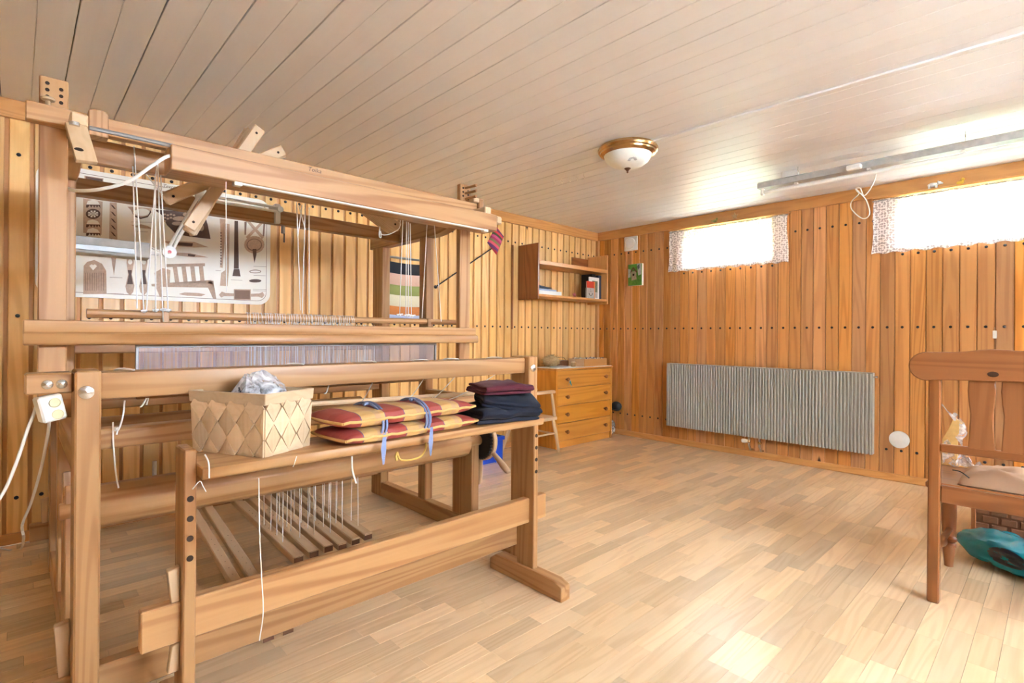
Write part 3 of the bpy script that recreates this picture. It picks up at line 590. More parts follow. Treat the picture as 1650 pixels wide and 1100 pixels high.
# jacks (balanced lamellae) between castle rails, pivoting in X-Z
def jack(p, q, w_, th, y, mt='birch', nm='jack'):
    p, q = V((p[0], y, p[1])), V((q[0], y, q[1]))
    o_ = MB().bar(p, q, th, w_, up=(0, 1, 0) if False else (0, 0, 1)).build(nm, mt, lo, .004)
    for e, d in ((p, (q-p).normalized()), (q, (p-q).normalized())):
        MB()._lathe([(.005, 0), (.005, .001), (.0, .0012)], e+d*.03+V((0, -th/2, 0)), V((0, -1, 0)), 10, 0).build('pivot_hole', 'hole', o_)
aL, bL = at(419, 206, y=2.27), at(304, 368, y=2.27); a2, b2 = at(457, 242, y=2.30), at(266, 322, y=2.30)
jack((aL.x, aL.z), (bL.x, bL.z), .046, .010, 2.27); jack((aL.x-.012, aL.z+.0), (bL.x+.010, bL.z-.008), .046, .010, 2.325); jack((aL.x-.018, aL.z+.002), (bL.x+.02, bL.z-.004), .046, .010, 2.34)
jack((a2.x, a2.z), (b2.x, b2.z), .046, .010, 2.298); jack((a2.x+.004, a2.z-.004), (b2.x-.004, b2.z+.004), .046, .010, 2.311)
p1, p2 = at(588, 335, y=2.27), at(641, 368, y=2.27)
for i in range(6):
    y_ = 2.255+i*.017; jack((p1.x-.05, p1.z+.05), (p2.x, p2.z), .048, .009, y_)
# heddle shaft and cords
shz = (1.078, 1.086)
MB().tube([(.165, 2.22, 1.068), (1.69, 2.22, 1.072)], [.0155, .0135], 10).build('heddle_bar', 'loom', lo, axis='x')
bx('heddle_bar_end', 'loom', lo, .375, .395, 2.20, 2.245, 1.035, 1.082, .003); bx('heddle_bar_end', 'loom', lo, 1.50, 1.52, 2.20, 2.245, 1.045, 1.088, .003)
hd = MB(); rh = random.Random(4)
for i in range(44):
    x_ = .655+.455*(i+rh.random()*.8)/44
    hd.tube([(x_, 2.2045, 1.045), (x_, 2.2035, 1.070), (x_+.001, 2.214, 1.0875), (x_, 2.226, 1.0875), (x_, 2.237, 1.07), (x_, 2.2365, 1.04)], .0012, 5)
tag(hd.build('heddle_loops', 'cord', lo), kind='stuff')
hd = MB()
for i in range(64):
    x_ = .66+.55*(i+rh.random()*.9)/64; y_ = 2.205+.03*rh.random()
    hd.tube([(x_, y_, 1.05), (x_+.004*(rh.random()-.5), y_, .93), (x_+.008*(rh.random()-.5), y_, .80)], .0012+.0006*rh.random(), 5)
tag(hd.build('heddles', 'cord', lo), kind='stuff')
bx('heddle_bar', 'loom', lo, .30, 1.5, 2.214, 2.232, .772, .797, .003)
def cord(pts, r=.0021, nm='cord', mt='cord'): return MB().tube([V(p) for p in pts], r, 6).build(nm, mt, lo)
for (x0_, y0_, x1_, y1_, ypl) in ((214, 268, 221, 497, 2.2), (216, 235, 232, 503, 2.19), (252, 268, 236, 499, 2.2), (250, 262, 251, 503, 2.21), (254, 262, 263, 520, 2.195), (258, 266, 271, 500, 2.21), (213, 252, 262, 314, 2.24),
                                  (478, 325, 484, 500, 2.25), (487, 330, 480, 380, 2.25), (492, 328, 487, 505, 2.26), (498, 334, 498, 505, 2.25), (481, 330, 492, 370, 2.26),
                                  (649, 355, 644, 506, 2.21), (655, 357, 654, 508, 2.2), (658, 358, 658, 508, 2.21), (661, 360, 663, 509, 2.2), (688, 362, 680, 512, 2.2), (700, 363, 711, 518, 2.2)):
    cord([at(x0_, y0_, y=ypl), at(x1_, y1_, y=ypl)])
for px, py in ((232, 501), (251, 500), (263, 499), (271, 500), (644, 507), (656, 508), (664, 509)):
    MB().ball(at(px, py, y=2.19), .007, 8).tube([at(px-5, py, y=2.19), at(px+5, py-1, y=2.19)], .004, 6).build('knot', 'cord', lo)
cord([at(397, 290, y=2.0), at(364, 295, y=1.99)] if False else [at(364, 292, y=1.96), at(365, 470, y=1.96)], .0014)
cord(curve([at(613, 372, y=2.22), at(616, 378, y=2.22), at(628, 377, y=2.22), at(643, 368, y=2.22), at(645, 355, y=2.22)], 5), .002)
cord(curve([at(612, 365, y=2.22), at(611, 380, y=2.22), at(614, 382, y=2.22), at(613, 372, y=2.22)], 5), .0028)
# thick cable into the castle beam
MB().tube(curve([at(x_, y_, y=yy) for x_, y_, yy in ((108, 303, 2.14), (124, 307, 2.03), (160, 305, 1.94), (205, 293, 1.90), (245, 267, 1.89), (265, 254, 1.92), (277, 250, 1.96))], 8), .0052, 8).build('cable', 'white_plastic', lo)
# treadles
def treadle(xc, zb, zf, yf, yb_=2.93, nm='treadle'):
    o_ = MB().bar((xc, yb_, zb), (xc, yf, zf), .038, .028).build(nm, 'birch', lo, .003, axis='y')
    MB().bar((xc, yf-.0005, zf), (xc, yf+.001, zf), .034, .024).build('end_face', 'bronze', o_)
    for k in range(9):
        t = (k+1)/24+.38; p = V((xc, yb_, zb)).lerp(V((xc, yf, zf)), t); MB()._lathe([(.0025, 0), (.0025, .0006)], p+V((0, 0, .0136)), V((0, 0, 1)), 6, 0).build('cord_hole', 'hole', o_)
treadle(.590, .21, .03, 1.75); treadle(.652, .21, .03, 1.75)
tx = []
for i in range(6):
    xc = .763+i*.063; zf = .165-.012*(i > 2); treadle(xc, .215, zf, 1.95+.012*i); tx.append(xc)
rh = random.Random(9)
for xc in [.60, .66]+tx:
    for k in range(4):
        y_ = 2.10+.07*k+.02*rh.random(); t = (2.93-y_)/.98; zt = .215+(.165-.215)*t+.012
        x_ = xc+.006*(rh.random()-.5)
        if xc < .7: continue
        cord([(x_+.01*(rh.random()-.5), y_, .455), (x_, y_, zt-.03*rh.random()-.012)], .0014)
for i in range(5): bx('lamm', 'loom', lo, .3, 1.55, 2.10+.065*i, 2.118+.065*i, .42, .455, .003)
# loop cords over the breast beam and down to the cloth rod
rod = MB().tube([(.18, 1.86, .80), (1.60, 1.86, .775)], .008, 8); 
MB().tube([at(495, 651, y=1.80), at(762, 634, y=1.80)], .009, 8).build('cloth_rod', 'birch', lo, axis='x')
for (xa, ya, xb_, yb2) in ((600, 617, 580, 652), (685, 607, 655, 648), (735, 605, 690, 650), (800, 602, 735, 640), (697, 640, 716, 655), (765, 625, 700, 652)):
    cord([at(xa, ya, y=1.70), at((xa+xb_)/2, (ya+yb2)/2+2, y=1.74), at(xb_, yb2, y=1.78)], .0018)
for px in (202, 478, 596, 680, 730, 800):
    c = at(px, 600, y=1.68); cord(curve([(c.x-.02, 1.735, .902), (c.x-.012, 1.71, .909), (c.x+.005, 1.68, .910), (c.x+.016, 1.665, .908), (c.x+.02, 1.69, .907)], 5), .0025, 'tie_cord')
cord(curve([at(x_, y_, y=1.70) for x_, y_ in ((795, 600), (830, 583), (838, 577), (828, 577), (818, 580), (826, 587), (840, 582), (843, 577))], 5), .0022, 'tie_cord')
for pts in ([(236, 641), (230, 652), (226, 656)], [(239, 641), (236, 652)], [(201, 645), (198, 670), (191, 692), (186, 690)], [(190, 690), (188, 700)], [(530, 620), (526, 632), (522, 634)]):
    cord(curve([at(x_, y_, y=1.75) for x_, y_ in pts], 4), .0022, 'tie_cord')
cord(curve([at(x_, y_, y=1.95) for x_, y_ in ((182, 680), (183, 720), (187, 765), (191, 786))], 5), .0022, 'tie_cord')
MB().tube([at(187, 688, y=1.94), at(187, 694, y=1.94)], .006, 8).build('knot', 'cord', lo)
# ratchet wheel and handles at the right end of the cloth roller
ry_, rz_ = 2.03, .475
teeth = []
for k in range(72):
    a = 2*math.pi*k/72; r = .098 if k % 2 else .088; teeth.append((ry_+r*math.cos(a), rz_+r*math.sin(a)))
MB().prism(teeth, 'x', 1.698, 1.708).build('ratchet_wheel', 'iron', lo)
MB()._lathe([(.10, 0), (.104, .004), (.104, .022), (.06, .026)], V((1.709, ry_, rz_)), V((1, 0, 0)), 28, 0).build('hand_wheel', 'birch', lo, axis='y')
for ang in (-2.55, -1.45, .2, 1.4):
    d = V((0, math.cos(ang), math.sin(ang))); p = V((1.722, ry_, rz_))
    MB().tube([p+d*.09, p+d*.12, p+d*.19, p+d*.225, p+d*.235], [.010, .012, .016, .015, .008], 12).build('handle', 'birch', lo)
MB().bar((1.716, 1.98, .60), (1.716, 2.0, .53), .02, .02).build('pawl', 'steel', lo, .002)
# branded name burnt into the beater top beam
def text(body, size, loc, rot, mt, parent, name, depth=.0004, align='LEFT', shear=0):
    cu = bpy.data.curves.new(name, 'FONT'); cu.body = body; cu.size = size; cu.extrude = depth; cu.align_x = align; cu.shear = shear; cu.resolution_u = 2
    ob = bpy.data.objects.new(name, cu); dg = bpy.context.evaluated_depsgraph_get(); C.objects.link(ob); dg.update()
    me = bpy.data.meshes.new_from_object(ob.evaluated_get(dg)); C.objects.unlink(ob); bpy.data.objects.remove(ob)
    o_ = bpy.data.objects.new(name, me); me.materials.clear(); me.materials.append(M[mt]); link(o_, parent, loc); o_.rotation_euler = rot
    return o_
c = at(496, 273, y=2.0615); text('Toika', .024, V((c.x, 2.0615, 1.652)), (R(90), 0, 0), 'print_dark', lo, 'burnt_lettering', shear=.2)

# ------------------------------------------------------------------ bench
be = thing('loom_bench', 'pine weaving bench with drilled uprights and long wedged stretcher', 'bench', (.9, 1.5, 0))
SZ = .685
for x0, x1, s_ in ((.292, .319, -1), (1.499, 1.525, 1)):
    up_ = bx('upright', 'loom', be, x0, x1, 1.45, 1.545, .07 if s_ > 0 else .07, .722, .003)
    for zz in (.604, .556, .508, .460):
        MB()._lathe([(.0075, 0), (.0075, .001), (.0, .0011)], V(((x0+x1)/2, 1.4499, zz)), V((0, -1, 0)), 14, 0).build('peg_hole', 'hole', up_)
    MB().prism([(1.29, 0), (1.70, 0), (1.70, .045), (1.66, .072), (1.33, .072), (1.29, .058)], 'x', x0-.012, x1+.012).build('foot', 'loom', be, .003, axis='y')
    key((x0 if s_ < 0 else x1)+s_*.0008, 1.492, .392, .085, be, .026, .018, dirx=s_); key((x0 if s_ < 0 else x1)+s_*.0008, 1.492, .215, .07, be, .016, .024, dirx=s_)
bx('stretcher', 'loom', be, .212, 1.60, 1.475, 1.51, .252, .350, .003)
MB().prism([(1.405, SZ-.03), (1.395, SZ-.024), (1.395, SZ-.003), (1.40, SZ), (1.60, SZ), (1.61, SZ-.03)], 'x', .3195, 1.4985).build('seat', 'loom', be, .003, axis='x')
MB().tube(curve([at(x_, y_, y=1.385) for x_, y_ in ((330, 732), (336, 745), (337, 770))], 4), .0018, 6).build('string', 'cord', be)
MB().tube(curve([at(x_, y_, y=1.388) for x_, y_ in ((478, 735), (474, 748), (472, 752))], 4), .0009, 6).build('string', 'cord', be)
MB().tube(curve([at(x_, y_, y=1.388) for x_, y_ in ((417, 770), (418, 850), (421, 920), (424, 985), (418, 1032))], 8), .0014, 6).build('string', 'cord', be)
MB().tube(curve([at(x_, y_, y=1.388) for x_, y_ in ((310, 788), (322, 775), (327, 783), (332, 792))], 4), .001, 6).build('string', 'cord', be)
MB().tube(curve([at(x_, y_, y=1.388) for x_, y_ in ((567, 735), (568, 758), (574, 778))], 4), .0026, 6).build('string', 'cord', be)

# ================================================================== THINGS ON THE BENCH
# ---- birch bark basket
bn, bL_, bR_ = V((.462, 1.412, SZ)), V((.350, 1.628, SZ)), V((.604, 1.495, SZ))
e1 = (bL_-bn); e1l = e1.length; e1.normalize(); e2 = V((-e1.y, e1.x, 0))
if e2.dot(bR_-bn) < 0: e2 = -e2
e2l = (bR_-bn).length; BH = .165
bk = thing('bark_basket', 'square woven birch bark basket with pale diamond strips', 'basket', bn+(e1*e1l+e2*e2l)/2)
def bpt(u, v, z, out=0): # u,v in 0..1 along the two sides, flaring slightly towards the rim
    cx_, cy__ = u-.5, v-.5; fl2 = 1+.05*z/BH
    return bn + e1*(e1l*(.5+cx_*fl2)) + e2*(e2l*(.5+cy__*fl2)) + V((0, 0, z))
def clip(poly, edge):      # Sutherland-Hodgman against a*x+b*y+c>=0
    a, b, c = edge; out = []
    for i, p in enumerate(poly):
        q = poly[(i+1) % len(poly)]; dp = a*p[0]+b*p[1]+c; dq = a*q[0]+b*q[1]+c
        if dp >= 0: out.append(p)
        if dp*dq < 0: t = dp/(dp-dq); out.append((p[0]+(q[0]-p[0])*t, p[1]+(q[1]-p[1])*t))
    return out
MB().add([bpt(u, v, z) for z in (.004, BH-.012) for u, v in ((.02, .02), (.98, .02), (.98, .98), (.02, .98))], [(0, 1, 2, 3), (0, 4, 5, 1), (1, 5, 6, 2), (2, 6, 7, 3), (3, 7, 4, 0)]).build('inner_wall', 'bark_inner', bk, axis='z', fix=False)
hb = BH-.022
for s_ in range(4):
    n_ = 4 if s_ in (0, 2) else 3
    Ls = e1l if s_ in (0, 2) else e2l
    def P3(s, h, o):
        u = s/Ls
        c0 = {0: bpt(u, 0, h), 1: bpt(1, u, h), 2: bpt(1-u, 1, h), 3: bpt(0, 1-u, h)}[s_]
        nn = {0: -e2, 1: e1, 2: e2, 3: -e1}[s_]; return c0+nn*o
    dw, dh = Ls/n_, hb/1.75
    for i in range(-1, 2*n_+2):
        for j in range(-1, 5):
            if (i+j) % 2: continue
            cx_, cz_ = i*dw/2, j*dh/2 + .004
            poly = [(cx_-dw/2, cz_), (cx_, cz_-dh/2), (cx_+dw/2, cz_), (cx_, cz_+dh/2)]
            for ed in ((1, 0, 0), (-1, 0, Ls), (0, 1, 0), (0, -1, hb)): poly = clip(poly, ed) if poly else poly
            if len(poly) < 3: continue
            ar = abs(sum(p[0]*q[1]-q[0]*p[1] for p, q in zip(poly, poly[1:]+poly[:1])))/2
            if ar < dw*dh*.03: continue
            gx, gz = sum(p[0] for p in poly)/len(poly), sum(p[1] for p in poly)/len(poly)
            k = len(poly); tilt = .0016*(1 if i % 2 else -1)
            ring = [(gx+(p[0]-gx)*.955, gz+(p[1]-gz)*.955) for p in poly]
            vs_ = [P3(*p,   .0006 + .0026*(1+(p[0]-gx)/dw*2*(1 if j % 2 else -1))) for p in ring] + [P3(gx, gz, .0048)] + [P3(*p, -.001) for p in ring]
            MB().add(vs_, [(m_, (m_+1) % k, k) for m_ in range(k)] + [(m_, k+1+m_, k+1+(m_+1) % k, (m_+1) % k) for m_ in range(k)]).build('bark_strip', 'bark', bk, axis='z' if (i+j//2) % 2 else 'x', smooth=False)
rim = MB()
for s_, (uv0, uv1, nn) in enumerate((((0, 0), (1, 0), -e2), ((1, 0), (1, 1), e1), ((1, 1), (0, 1), e2), ((0, 1), (0, 0), -e1))):
    pass
def rimring(o, z): return [bpt(u, v, z)+(e1*(1 if u > .5 else -1)+e2*(1 if v > .5 else -1))*o for u, v in ((0, 0), (1, 0), (1, 1), (0, 1))]
vs_ = rimring(.004, hb-.008)+rimring(.005, BH)+rimring(-.003, BH)+rimring(-.003, hb-.008)
fs_ = []
for r_ in range(4):
    for k in range(4): fs_.append((r_*4+k, r_*4+(k+1) % 4, ((r_+1) % 4)*4+(k+1) % 4, ((r_+1) % 4)*4+k))
MB().add(vs_, fs_).build('rim_band', 'bark', bk, .0015, axis='x')
# ---- yarn in a clear bag inside the basket
cb_ = bn+(e1*e1l*.40+e2*e2l*.55)
yk = thing('yarn_skein', 'dark grey blue yarn skein inside a clear bag in the basket', 'yarn', cb_+V((0, 0, .02)))
MB().ball(cb_+V((0, 0, .10)), (.062, .055, .078), 20).build('core', 'skein', yk)
sk = MB(); ry = random.Random(8)
for i in range(46):
    a0 = ry.random()*6.28; tl = ry.uniform(-.7, .7); ph = ry.random()*6.28; pts = []
    for k in range(19):
        a = k/18*4.2+ph; d = V((math.cos(a)*.065, math.sin(a)*.058*math.cos(tl), math.sin(a)*.080)); d.rotate(Matrix.Rotation(a0*.15+tl, 3, 'Z')); pts.append(cb_+V((0, 0, .10))+d)
    sk.tube(pts, .0016, 5)
tag(sk.build('strands', 'skein', yk), kind='stuff')
bg_ = thing('clear_plastic_bag', 'crumpled clear plastic bag round dark yarn in the bark basket', 'plastic bag', cb_+V((0, 0, .005)))
def bagf(u, v):
    th = u*math.pi*.96; a = v*2*math.pi; n_ = mnoise.noise(V((math.cos(a)*1.7, math.sin(a)*1.7, th*1.6)))*.35 + mnoise.noise(V((math.cos(a)*5, math.sin(a)*5, th*5+9)))*.12
    r = (1+n_*.5)
    x_, y_, z_ = .074*math.sin(th)*math.cos(a)*r, .064*math.sin(th)*math.sin(a)*r, .112-.108*(-math.cos(th))*1 if False else .112+.100*math.cos(th)*(1+.35*n_)
    return cb_+V((x_, y_, max(z_, .008)))
MB().grid(bagf, 28, 36, closev=True).build('bag_film', 'clear_film', bg_, fix=False)
tp = at(400, 603, y=cb_.y); mbx = MB()
def pk(u, v):
    a = v*2*math.pi; r = .038*(1-u)+.004+.010*math.sin(a*3+1)*(1-u*.5); c0 = V((tp.x+.012, tp.y, .835)).lerp(tp, u); return c0+V((r*math.cos(a)*1.3, r*math.sin(a), .004*math.sin(a*5)))
mbx.grid(pk, 8, 24, closev=True).build('bag_peak', 'clear_film', bg_, fix=False)

# ---- striped cushions, tied
def cushion(name, label, cx, cy, z, lx, ly, h, rot, skew):
    t = thing(name, label, 'cushion', (cx, cy, z), 'striped cushions tied together on the bench')
    rm = Matrix.Rotation(rot, 3, 'Z')
    def fn(u, v):
        # u round the section (closed), v along the length: one pillow skin
        pass
    mb_ = MB(); nx, ny = 44, 22
    def surf(sgn):
        def f(u, v):
            a, b = 2*u-1, 2*v-1
            ea = 1-abs(a)**5; eb = 1-abs(b)**4
            bulge = (max(ea, 0)*max(eb, 0))**.42
            pk_ = .0016*math.sin(a*26)*(1-bulge) + .004*mnoise.noise(V((a*3, b*2, sgn*3+z*9)))*bulge
            p = V((a*lx/2*(1-.03*b*b), b*ly/2*(1-.025*a*a), sgn*h/2*bulge+pk_))
            p = rm @ p; return p + V((cx, cy, z+h/2))
        return f
    top = MB().grid(surf(1), nx, ny); 
    k = len(top.v); bot = MB().grid(surf(-1), nx, ny); top.add(bot.v, bot.f)
    o_ = top.build('cover', 'plaid', t, fix=False)
    # texture space: turn the object so that stripes follow the cushion
    for vv in o_.data.vertices: vv.co = rm.inverted() @ vv.co
    o_.rotation_euler = (0, 0, rot)
    bm = bmesh.new(); bm.from_mesh(o_.data); bmesh.ops.remove_doubles(bm, verts=bm.verts, dist=.002); bmesh.ops.recalc_face_normals(bm, faces=bm.faces); bm.to_mesh(o_.data); bm.free()
    pts = []
    for k in range(96):
        q = k/96*4; s_, f_ = int(q), q-int(q)
        a, b = [(-1+2*f_, -1), (1, -1+2*f_), (1-2*f_, 1), (-1, 1-2*f_)][s_]
        pts.append(rm @ V((a*lx/2*(1-.03*b*b)*1.003, b*ly/2*(1-.025*a*a)*1.003, .0016*math.sin(a*26))) + V((cx, cy, z+h/2)))
    MB().tube(pts+[pts[0]], .0042, 8).build('piping', 'piping', t)
    return t
CROT = R(4)
CX, CYc = .893, 1.480
cu1 = cushion('striped_cushion', 'red and yellow striped seat cushion lying under its twin on the bench', CX+.010, CYc-.004, SZ+.001, .515, .205, .046, CROT, 0)
cu2 = cushion('striped_cushion', 'red and yellow striped seat cushion on top of its twin, tied with blue', CX, CYc+.002, SZ+.048, .52, .21, .050, CROT+R(1), 0)
for k, xx in enumerate((-.12, .045)):
    for off in (0, .012):
        pts = []
        for i in range(22):
            t_ = i/21; ang = math.pi*(1.08-1.2*t_)*1.0
            yy = .118*math.cos(ang)*-1*-1; zz = SZ+.045+.052*math.sin(ang)
            pts.append((CX+xx+off+.012*math.sin(t_*3+k), CYc+.112*math.cos(ang), max(SZ+.004, SZ+.048+.060*math.sin(ang) if ang < math.pi else SZ+.044)))
        pts = [(p[0], CYc-(p[1]-CYc), p[2]) for p in pts]
        MB().tube(pts, .0045, 6).build('tie_band', 'tie_blue', cu2)
    x_ = CX+xx
    MB().add([(x_+.004, CYc-.116, SZ+.03), (x_+.014, CYc-.116, SZ+.03), (x_+.012, CYc-.120, SZ-.018), (x_-.006, CYc-.121, SZ-.015), (x_+.000, CYc-.121, SZ-.060), (x_+.005, CYc-.121, SZ-.058)], [(0, 1, 2, 3), (3, 2, 5, 4)]).build('tie_end', 'tie_blue', cu2, fix=False)
    MB().ball((x_+.005, CYc-.01, SZ+.107), (.014, .011, .006), 8).tube([(x_-.012, CYc-.03, SZ+.106), (x_+.004, CYc-.01, SZ+.110), (x_+.02, CYc+.02, SZ+.106)], .003, 6).build('tie_knot', 'tie_blue', cu2)
yb_ = [at(x_, y_, y=1.385) for x_, y_ in ((640, 728), (645, 740), (660, 741), (678, 735), (686, 722), (686, 713))]
MB().tube(curve(yb_, 5), .003, 6).tube([yb_[0], yb_[0]+V((-.004, 0, -.012)), yb_[0]+V((-.001, 0, -.025))], .004, 6).build('ribbon', 'ribbon', cu1)

# ---- folded clothes
def folded(name, label, mt, c, wu, wv, layers, th, rot, seed, slump=0.0, taper=0):
    t = thing(name, label, 'clothes', c, 'folded clothes on the bench end')
    c = V(c); rm = Matrix.Rotation(rot, 3, 'Z'); nz = lambda a, b, s: mnoise.noise(V((a*7+seed, b*7, s+seed*3)))
    # centre line of a zigzag ribbon in (u,z)
    line = []
    for k in range(layers):
        zc = th*(k+.5); n_ = 12; us = [-wu/2+wu*i/n_ for i in range(n_+1)]
        if k % 2: us = us[::-1]
        sh = .006*math.sin(k*2.3+seed)
        line += [(u+sh, zc) for u in us]
        if k < layers-1:
            e = 1 if k % 2 == 0 else -1
            for a in (-50, 0, 50): line.append((e*(wu/2+th*.55*math.cos(R(a)))+sh, th*(k+1)+th*.5*math.sin(R(a))))
    n_ = len(line); h = th*.47; left, right = [], []
    for i, (u, z) in enumerate(line):
        a, b = line[max(i-1, 0)], line[min(i+1, n_-1)]; d = V((b[0]-a[0], b[1]-a[1])); d = d.normalized() if d.length else V((1, 0)); nn = V((-d.y, d.x))
        left.append((u+nn.x*h, z+nn.y*h)); right.append((u-nn.x*h, z-nn.y*h))
    loop = left+right[::-1]; m_ = len(loop); nv = 16; vs_ = []
    H = th*layers
    for j in range(nv):
        v = -1+2*j/(nv-1); e = abs(v)
        for u, z in loop:
            kk = 1-.05*e**6; zz = z*(1-.10*e**5)
            p = V((u*kk, v*wv/2, zz))
            p.x += .014*nz(u, v*wv, 1+int(z/th)); p.y += .012*nz(u+3, v*wv, 5+int(z/th)*.7)
            p.z += .016*nz(u*1.6, v*wv*1.6, 2)*(z/H) * (1+taper)
            if slump:
                q_ = rm @ p; ov = max(0, -q_.y-.015)  # over the front edge it droops
                p.z -= slump*ov
            p.z = max(p.z, .001) if not slump else p.z
            vs_.append(rm @ p + c)
    fs_ = [(j*m_+i, j*m_+(i+1) % m_, (j+1)*m_+(i+1) % m_, (j+1)*m_+i) for j in range(nv-1) for i in range(m_)]
    nl = len(left)
    for j in (0, nv-1):
        for i in range(nl-1): fs_.append((j*m_+i, j*m_+i+1, j*m_+(m_-2-i), j*m_+(m_-1-i)))
    o_ = MB().add(vs_, fs_).build('cloth', mt, t)
    md = o_.modifiers.new('soft', 'SUBSURF'); md.levels = 1; md.render_levels = 1
    return t
folded('folded_trousers', 'black navy folded trousers at the bottom of the clothes pile', 'navy', (1.322, 1.470, SZ+.002), .20, .26, 3, .019, R(78), 1.3)
folded('folded_jumper', 'dark blue folded jumper with rolled edges under a burgundy garment', 'navy', (1.345, 1.442, SZ+.064), .19, .225, 2, .018, R(62), 4.1, .28)
folded('folded_shirt', 'burgundy folded garment on top of the navy clothes', 'burgundy', (1.328, 1.468, SZ+.102), .17, .20, 3, .013, R(74), 2.2)

# ================================================================== LEFT WALL THINGS
# ---- poster of old tools
PY = YW-.006
def wp(px, py, dy=0): return at(px, py, y=PY-dy)
po = thing('tool_poster', 'cream wall poster with brown drawings of carved weaving tools', 'poster', ((.2+1.147)/2, PY, 1.18))
px0, px1, pz0, pz1 = .06, 1.146, 1.183, 1.832; rr_ = .06
def rrect(x0, x1, z0, z1, r, n=6):
    o_ = []
    for cx_, cz_, a0 in ((x1-r, z1-r, 0), (x0+r, z1-r, 90), (x0+r, z0+r, 180), (x1-r, z0+r, 270)):
        for k in range(n+1): a = R(a0+90*k/n); o_.append((cx_+r*math.cos(a), cz_+r*math.sin(a)))
    return o_
MB().prism(rrect(px0, px1, pz0, pz1, .07), 'y', PY-.003, PY+.005).build('sheet', 'paper', po, smooth=False)
bo, bi = rrect(px0+.022, px1-.022, pz0+.022, pz1-.022, .055), rrect(px0+.0245, px1-.0245, pz0+.0245, pz1-.0245, .053)
nb = len(bo); MB().add([(x_, PY-.0035, z_) for x_, z_ in bo]+[(x_, PY-.0035, z_) for x_, z_ in bi], [(k, (k+1) % nb, nb+(k+1) % nb, nb+k) for k in range(nb)]).build('border_line', 'print_line', po, fix=False)
def draw(poly, m_, nm='drawing', d=.004, sub=None):    # flat print: polygon given in photograph pixels
    P_ = [wp(x_, y_, d) for x_, y_ in poly]; n_ = len(P_)
    o_ = MB().add(P_+[p+V((0, .0006, 0)) for p in P_], [list(range(n_)), list(range(n_, 2*n_))[::-1]]+[(i, (i+1) % n_, n_+(i+1) % n_, n_+i) for i in range(n_)]).build(nm, m_, po, smooth=False)
    return o_
def zr(x_, y_): return (120+x_/4.4, 260+y_/4.4)        # from the enlarged crop
def dz(poly, m_, nm='drawing', d=.004): return draw([zr(*p) for p in poly], m_, nm, d)
def ell(cx_, cy_, rx, ry_, n=18): return [(cx_+rx*math.cos(2*math.pi*k/n), cy_+ry_*math.sin(2*math.pi*k/n)) for k in range(n)]
dz([(62, 262), (200, 285), (192, 520), (62, 505)], 'print_tan', 'carved_board'); dz(ell(132, 372, 52, 36), 'print_dark', 'rosette', .0046); dz(ell(132, 372, 38, 25), 'paper', 'rosette', .0050)
for k in range(8): a = k*math.pi/4; dz([(132, 372), (132+40*math.cos(a-.16), 372+28*math.sin(a-.16)), (132+40*math.cos(a+.16), 372+28*math.sin(a+.16))], 'print_dark', 'rosette', .0054)
for yy in (305, 445, 505): dz([(85, yy), (95, yy-25), (130, yy-34), (165, yy-22), (180, yy)], 'paper', 'comb_shape', .0046); dz([(82, yy+22), (84, yy), (182, yy+4), (184, yy+26), (170, yy+8), (160, yy+24), (150, yy+6), (140, yy+24), (130, yy+5), (118, yy+23), (108, yy+3), (96, yy+22)], 'print_dark', 'comb_teeth', .0048)
dz([(70, 100), (205, 120), (203, 178), (72, 155)], 'print_tan', 'comb_shape'); dz([(78, 105), (200, 126), (198, 150), (80, 132)], 'print_dark', 'comb_teeth', .0045)
dz([(250, 290), (300, 295), (305, 640), (295, 690), (280, 810), (262, 690), (245, 640)], 'print_tan', 'carved_stick')
for k in range(7): yy = 305+k*48; dz([(256, yy), (274, yy+8), (296, yy+36), (280, yy+30)], 'print_dark', 'carved_stick', .0046)
dz([(345, 165), (470, 185), (640, 210), (690, 225), (640, 228), (450, 222), (370, 210)], 'print_tan', 'handle_shape'); dz([(375, 178), (440, 190), (430, 205), (385, 198)], 'paper', 'handle_shape', .0046); dz([(470, 190), (630, 212), (600, 222), (480, 212)], 'print_dark', 'handle_shape', .0044)
dz([(375, 320), (550, 330), (545, 350), (520, 385), (470, 398), (430, 380), (405, 350)], 'print_tan', 'plane_shape'); dz(ell(478, 360, 55, 26), 'paper', 'plane_shape', .0046); dz([(400, 345), (425, 380), (470, 398), (520, 385), (540, 345), (545, 360), (520, 395), (470, 408), (425, 392)], 'print_dark', 'plane_shape', .005)
dz([(400, 448), (440, 455), (470, 445), (520, 458), (555, 478), (500, 475), (455, 470), (430, 465)], 'print_tan', 'shuttle')
dz([(560, 340), (920, 365), (945, 450), (965, 550), (830, 535), (720, 515), (655, 450), (620, 380)], 'print_dark', 'carved_fan')
for cx_, cy_, rx, ry_ in ((745, 405, 50, 16), (730, 440, 40, 14), (830, 450, 26, 40), (900, 470, 18, 24), (830, 515, 18, 16), (790, 375, 22, 14), (905, 430, 16, 14)): dz(ell(cx_, cy_, rx, ry_), 'print_tan', 'carved_fan', .0046)
for k in range(9): dz(ell(640+22*(k % 4), 375+24*(k//4)+6*(k % 2), 10, 7, 10), 'print_tan', 'carved_fan', .0046)
dz([(630, 565), (720, 565), (850, 570), (950, 608), (850, 610), (740, 602), (660, 582)], 'print_tan', 'shuttle'); dz([(720, 572), (840, 580), (835, 602), (735, 595)], 'print_dark', 'shuttle', .0046)
dz([(640, 635), (720, 645), (820, 650), (950, 680), (830, 678), (720, 665)], 'print_tan', 'shuttle'); dz([(805, 655), (860, 662), (850, 675), (805, 670)], 'print_dark', 'shuttle', .0046)
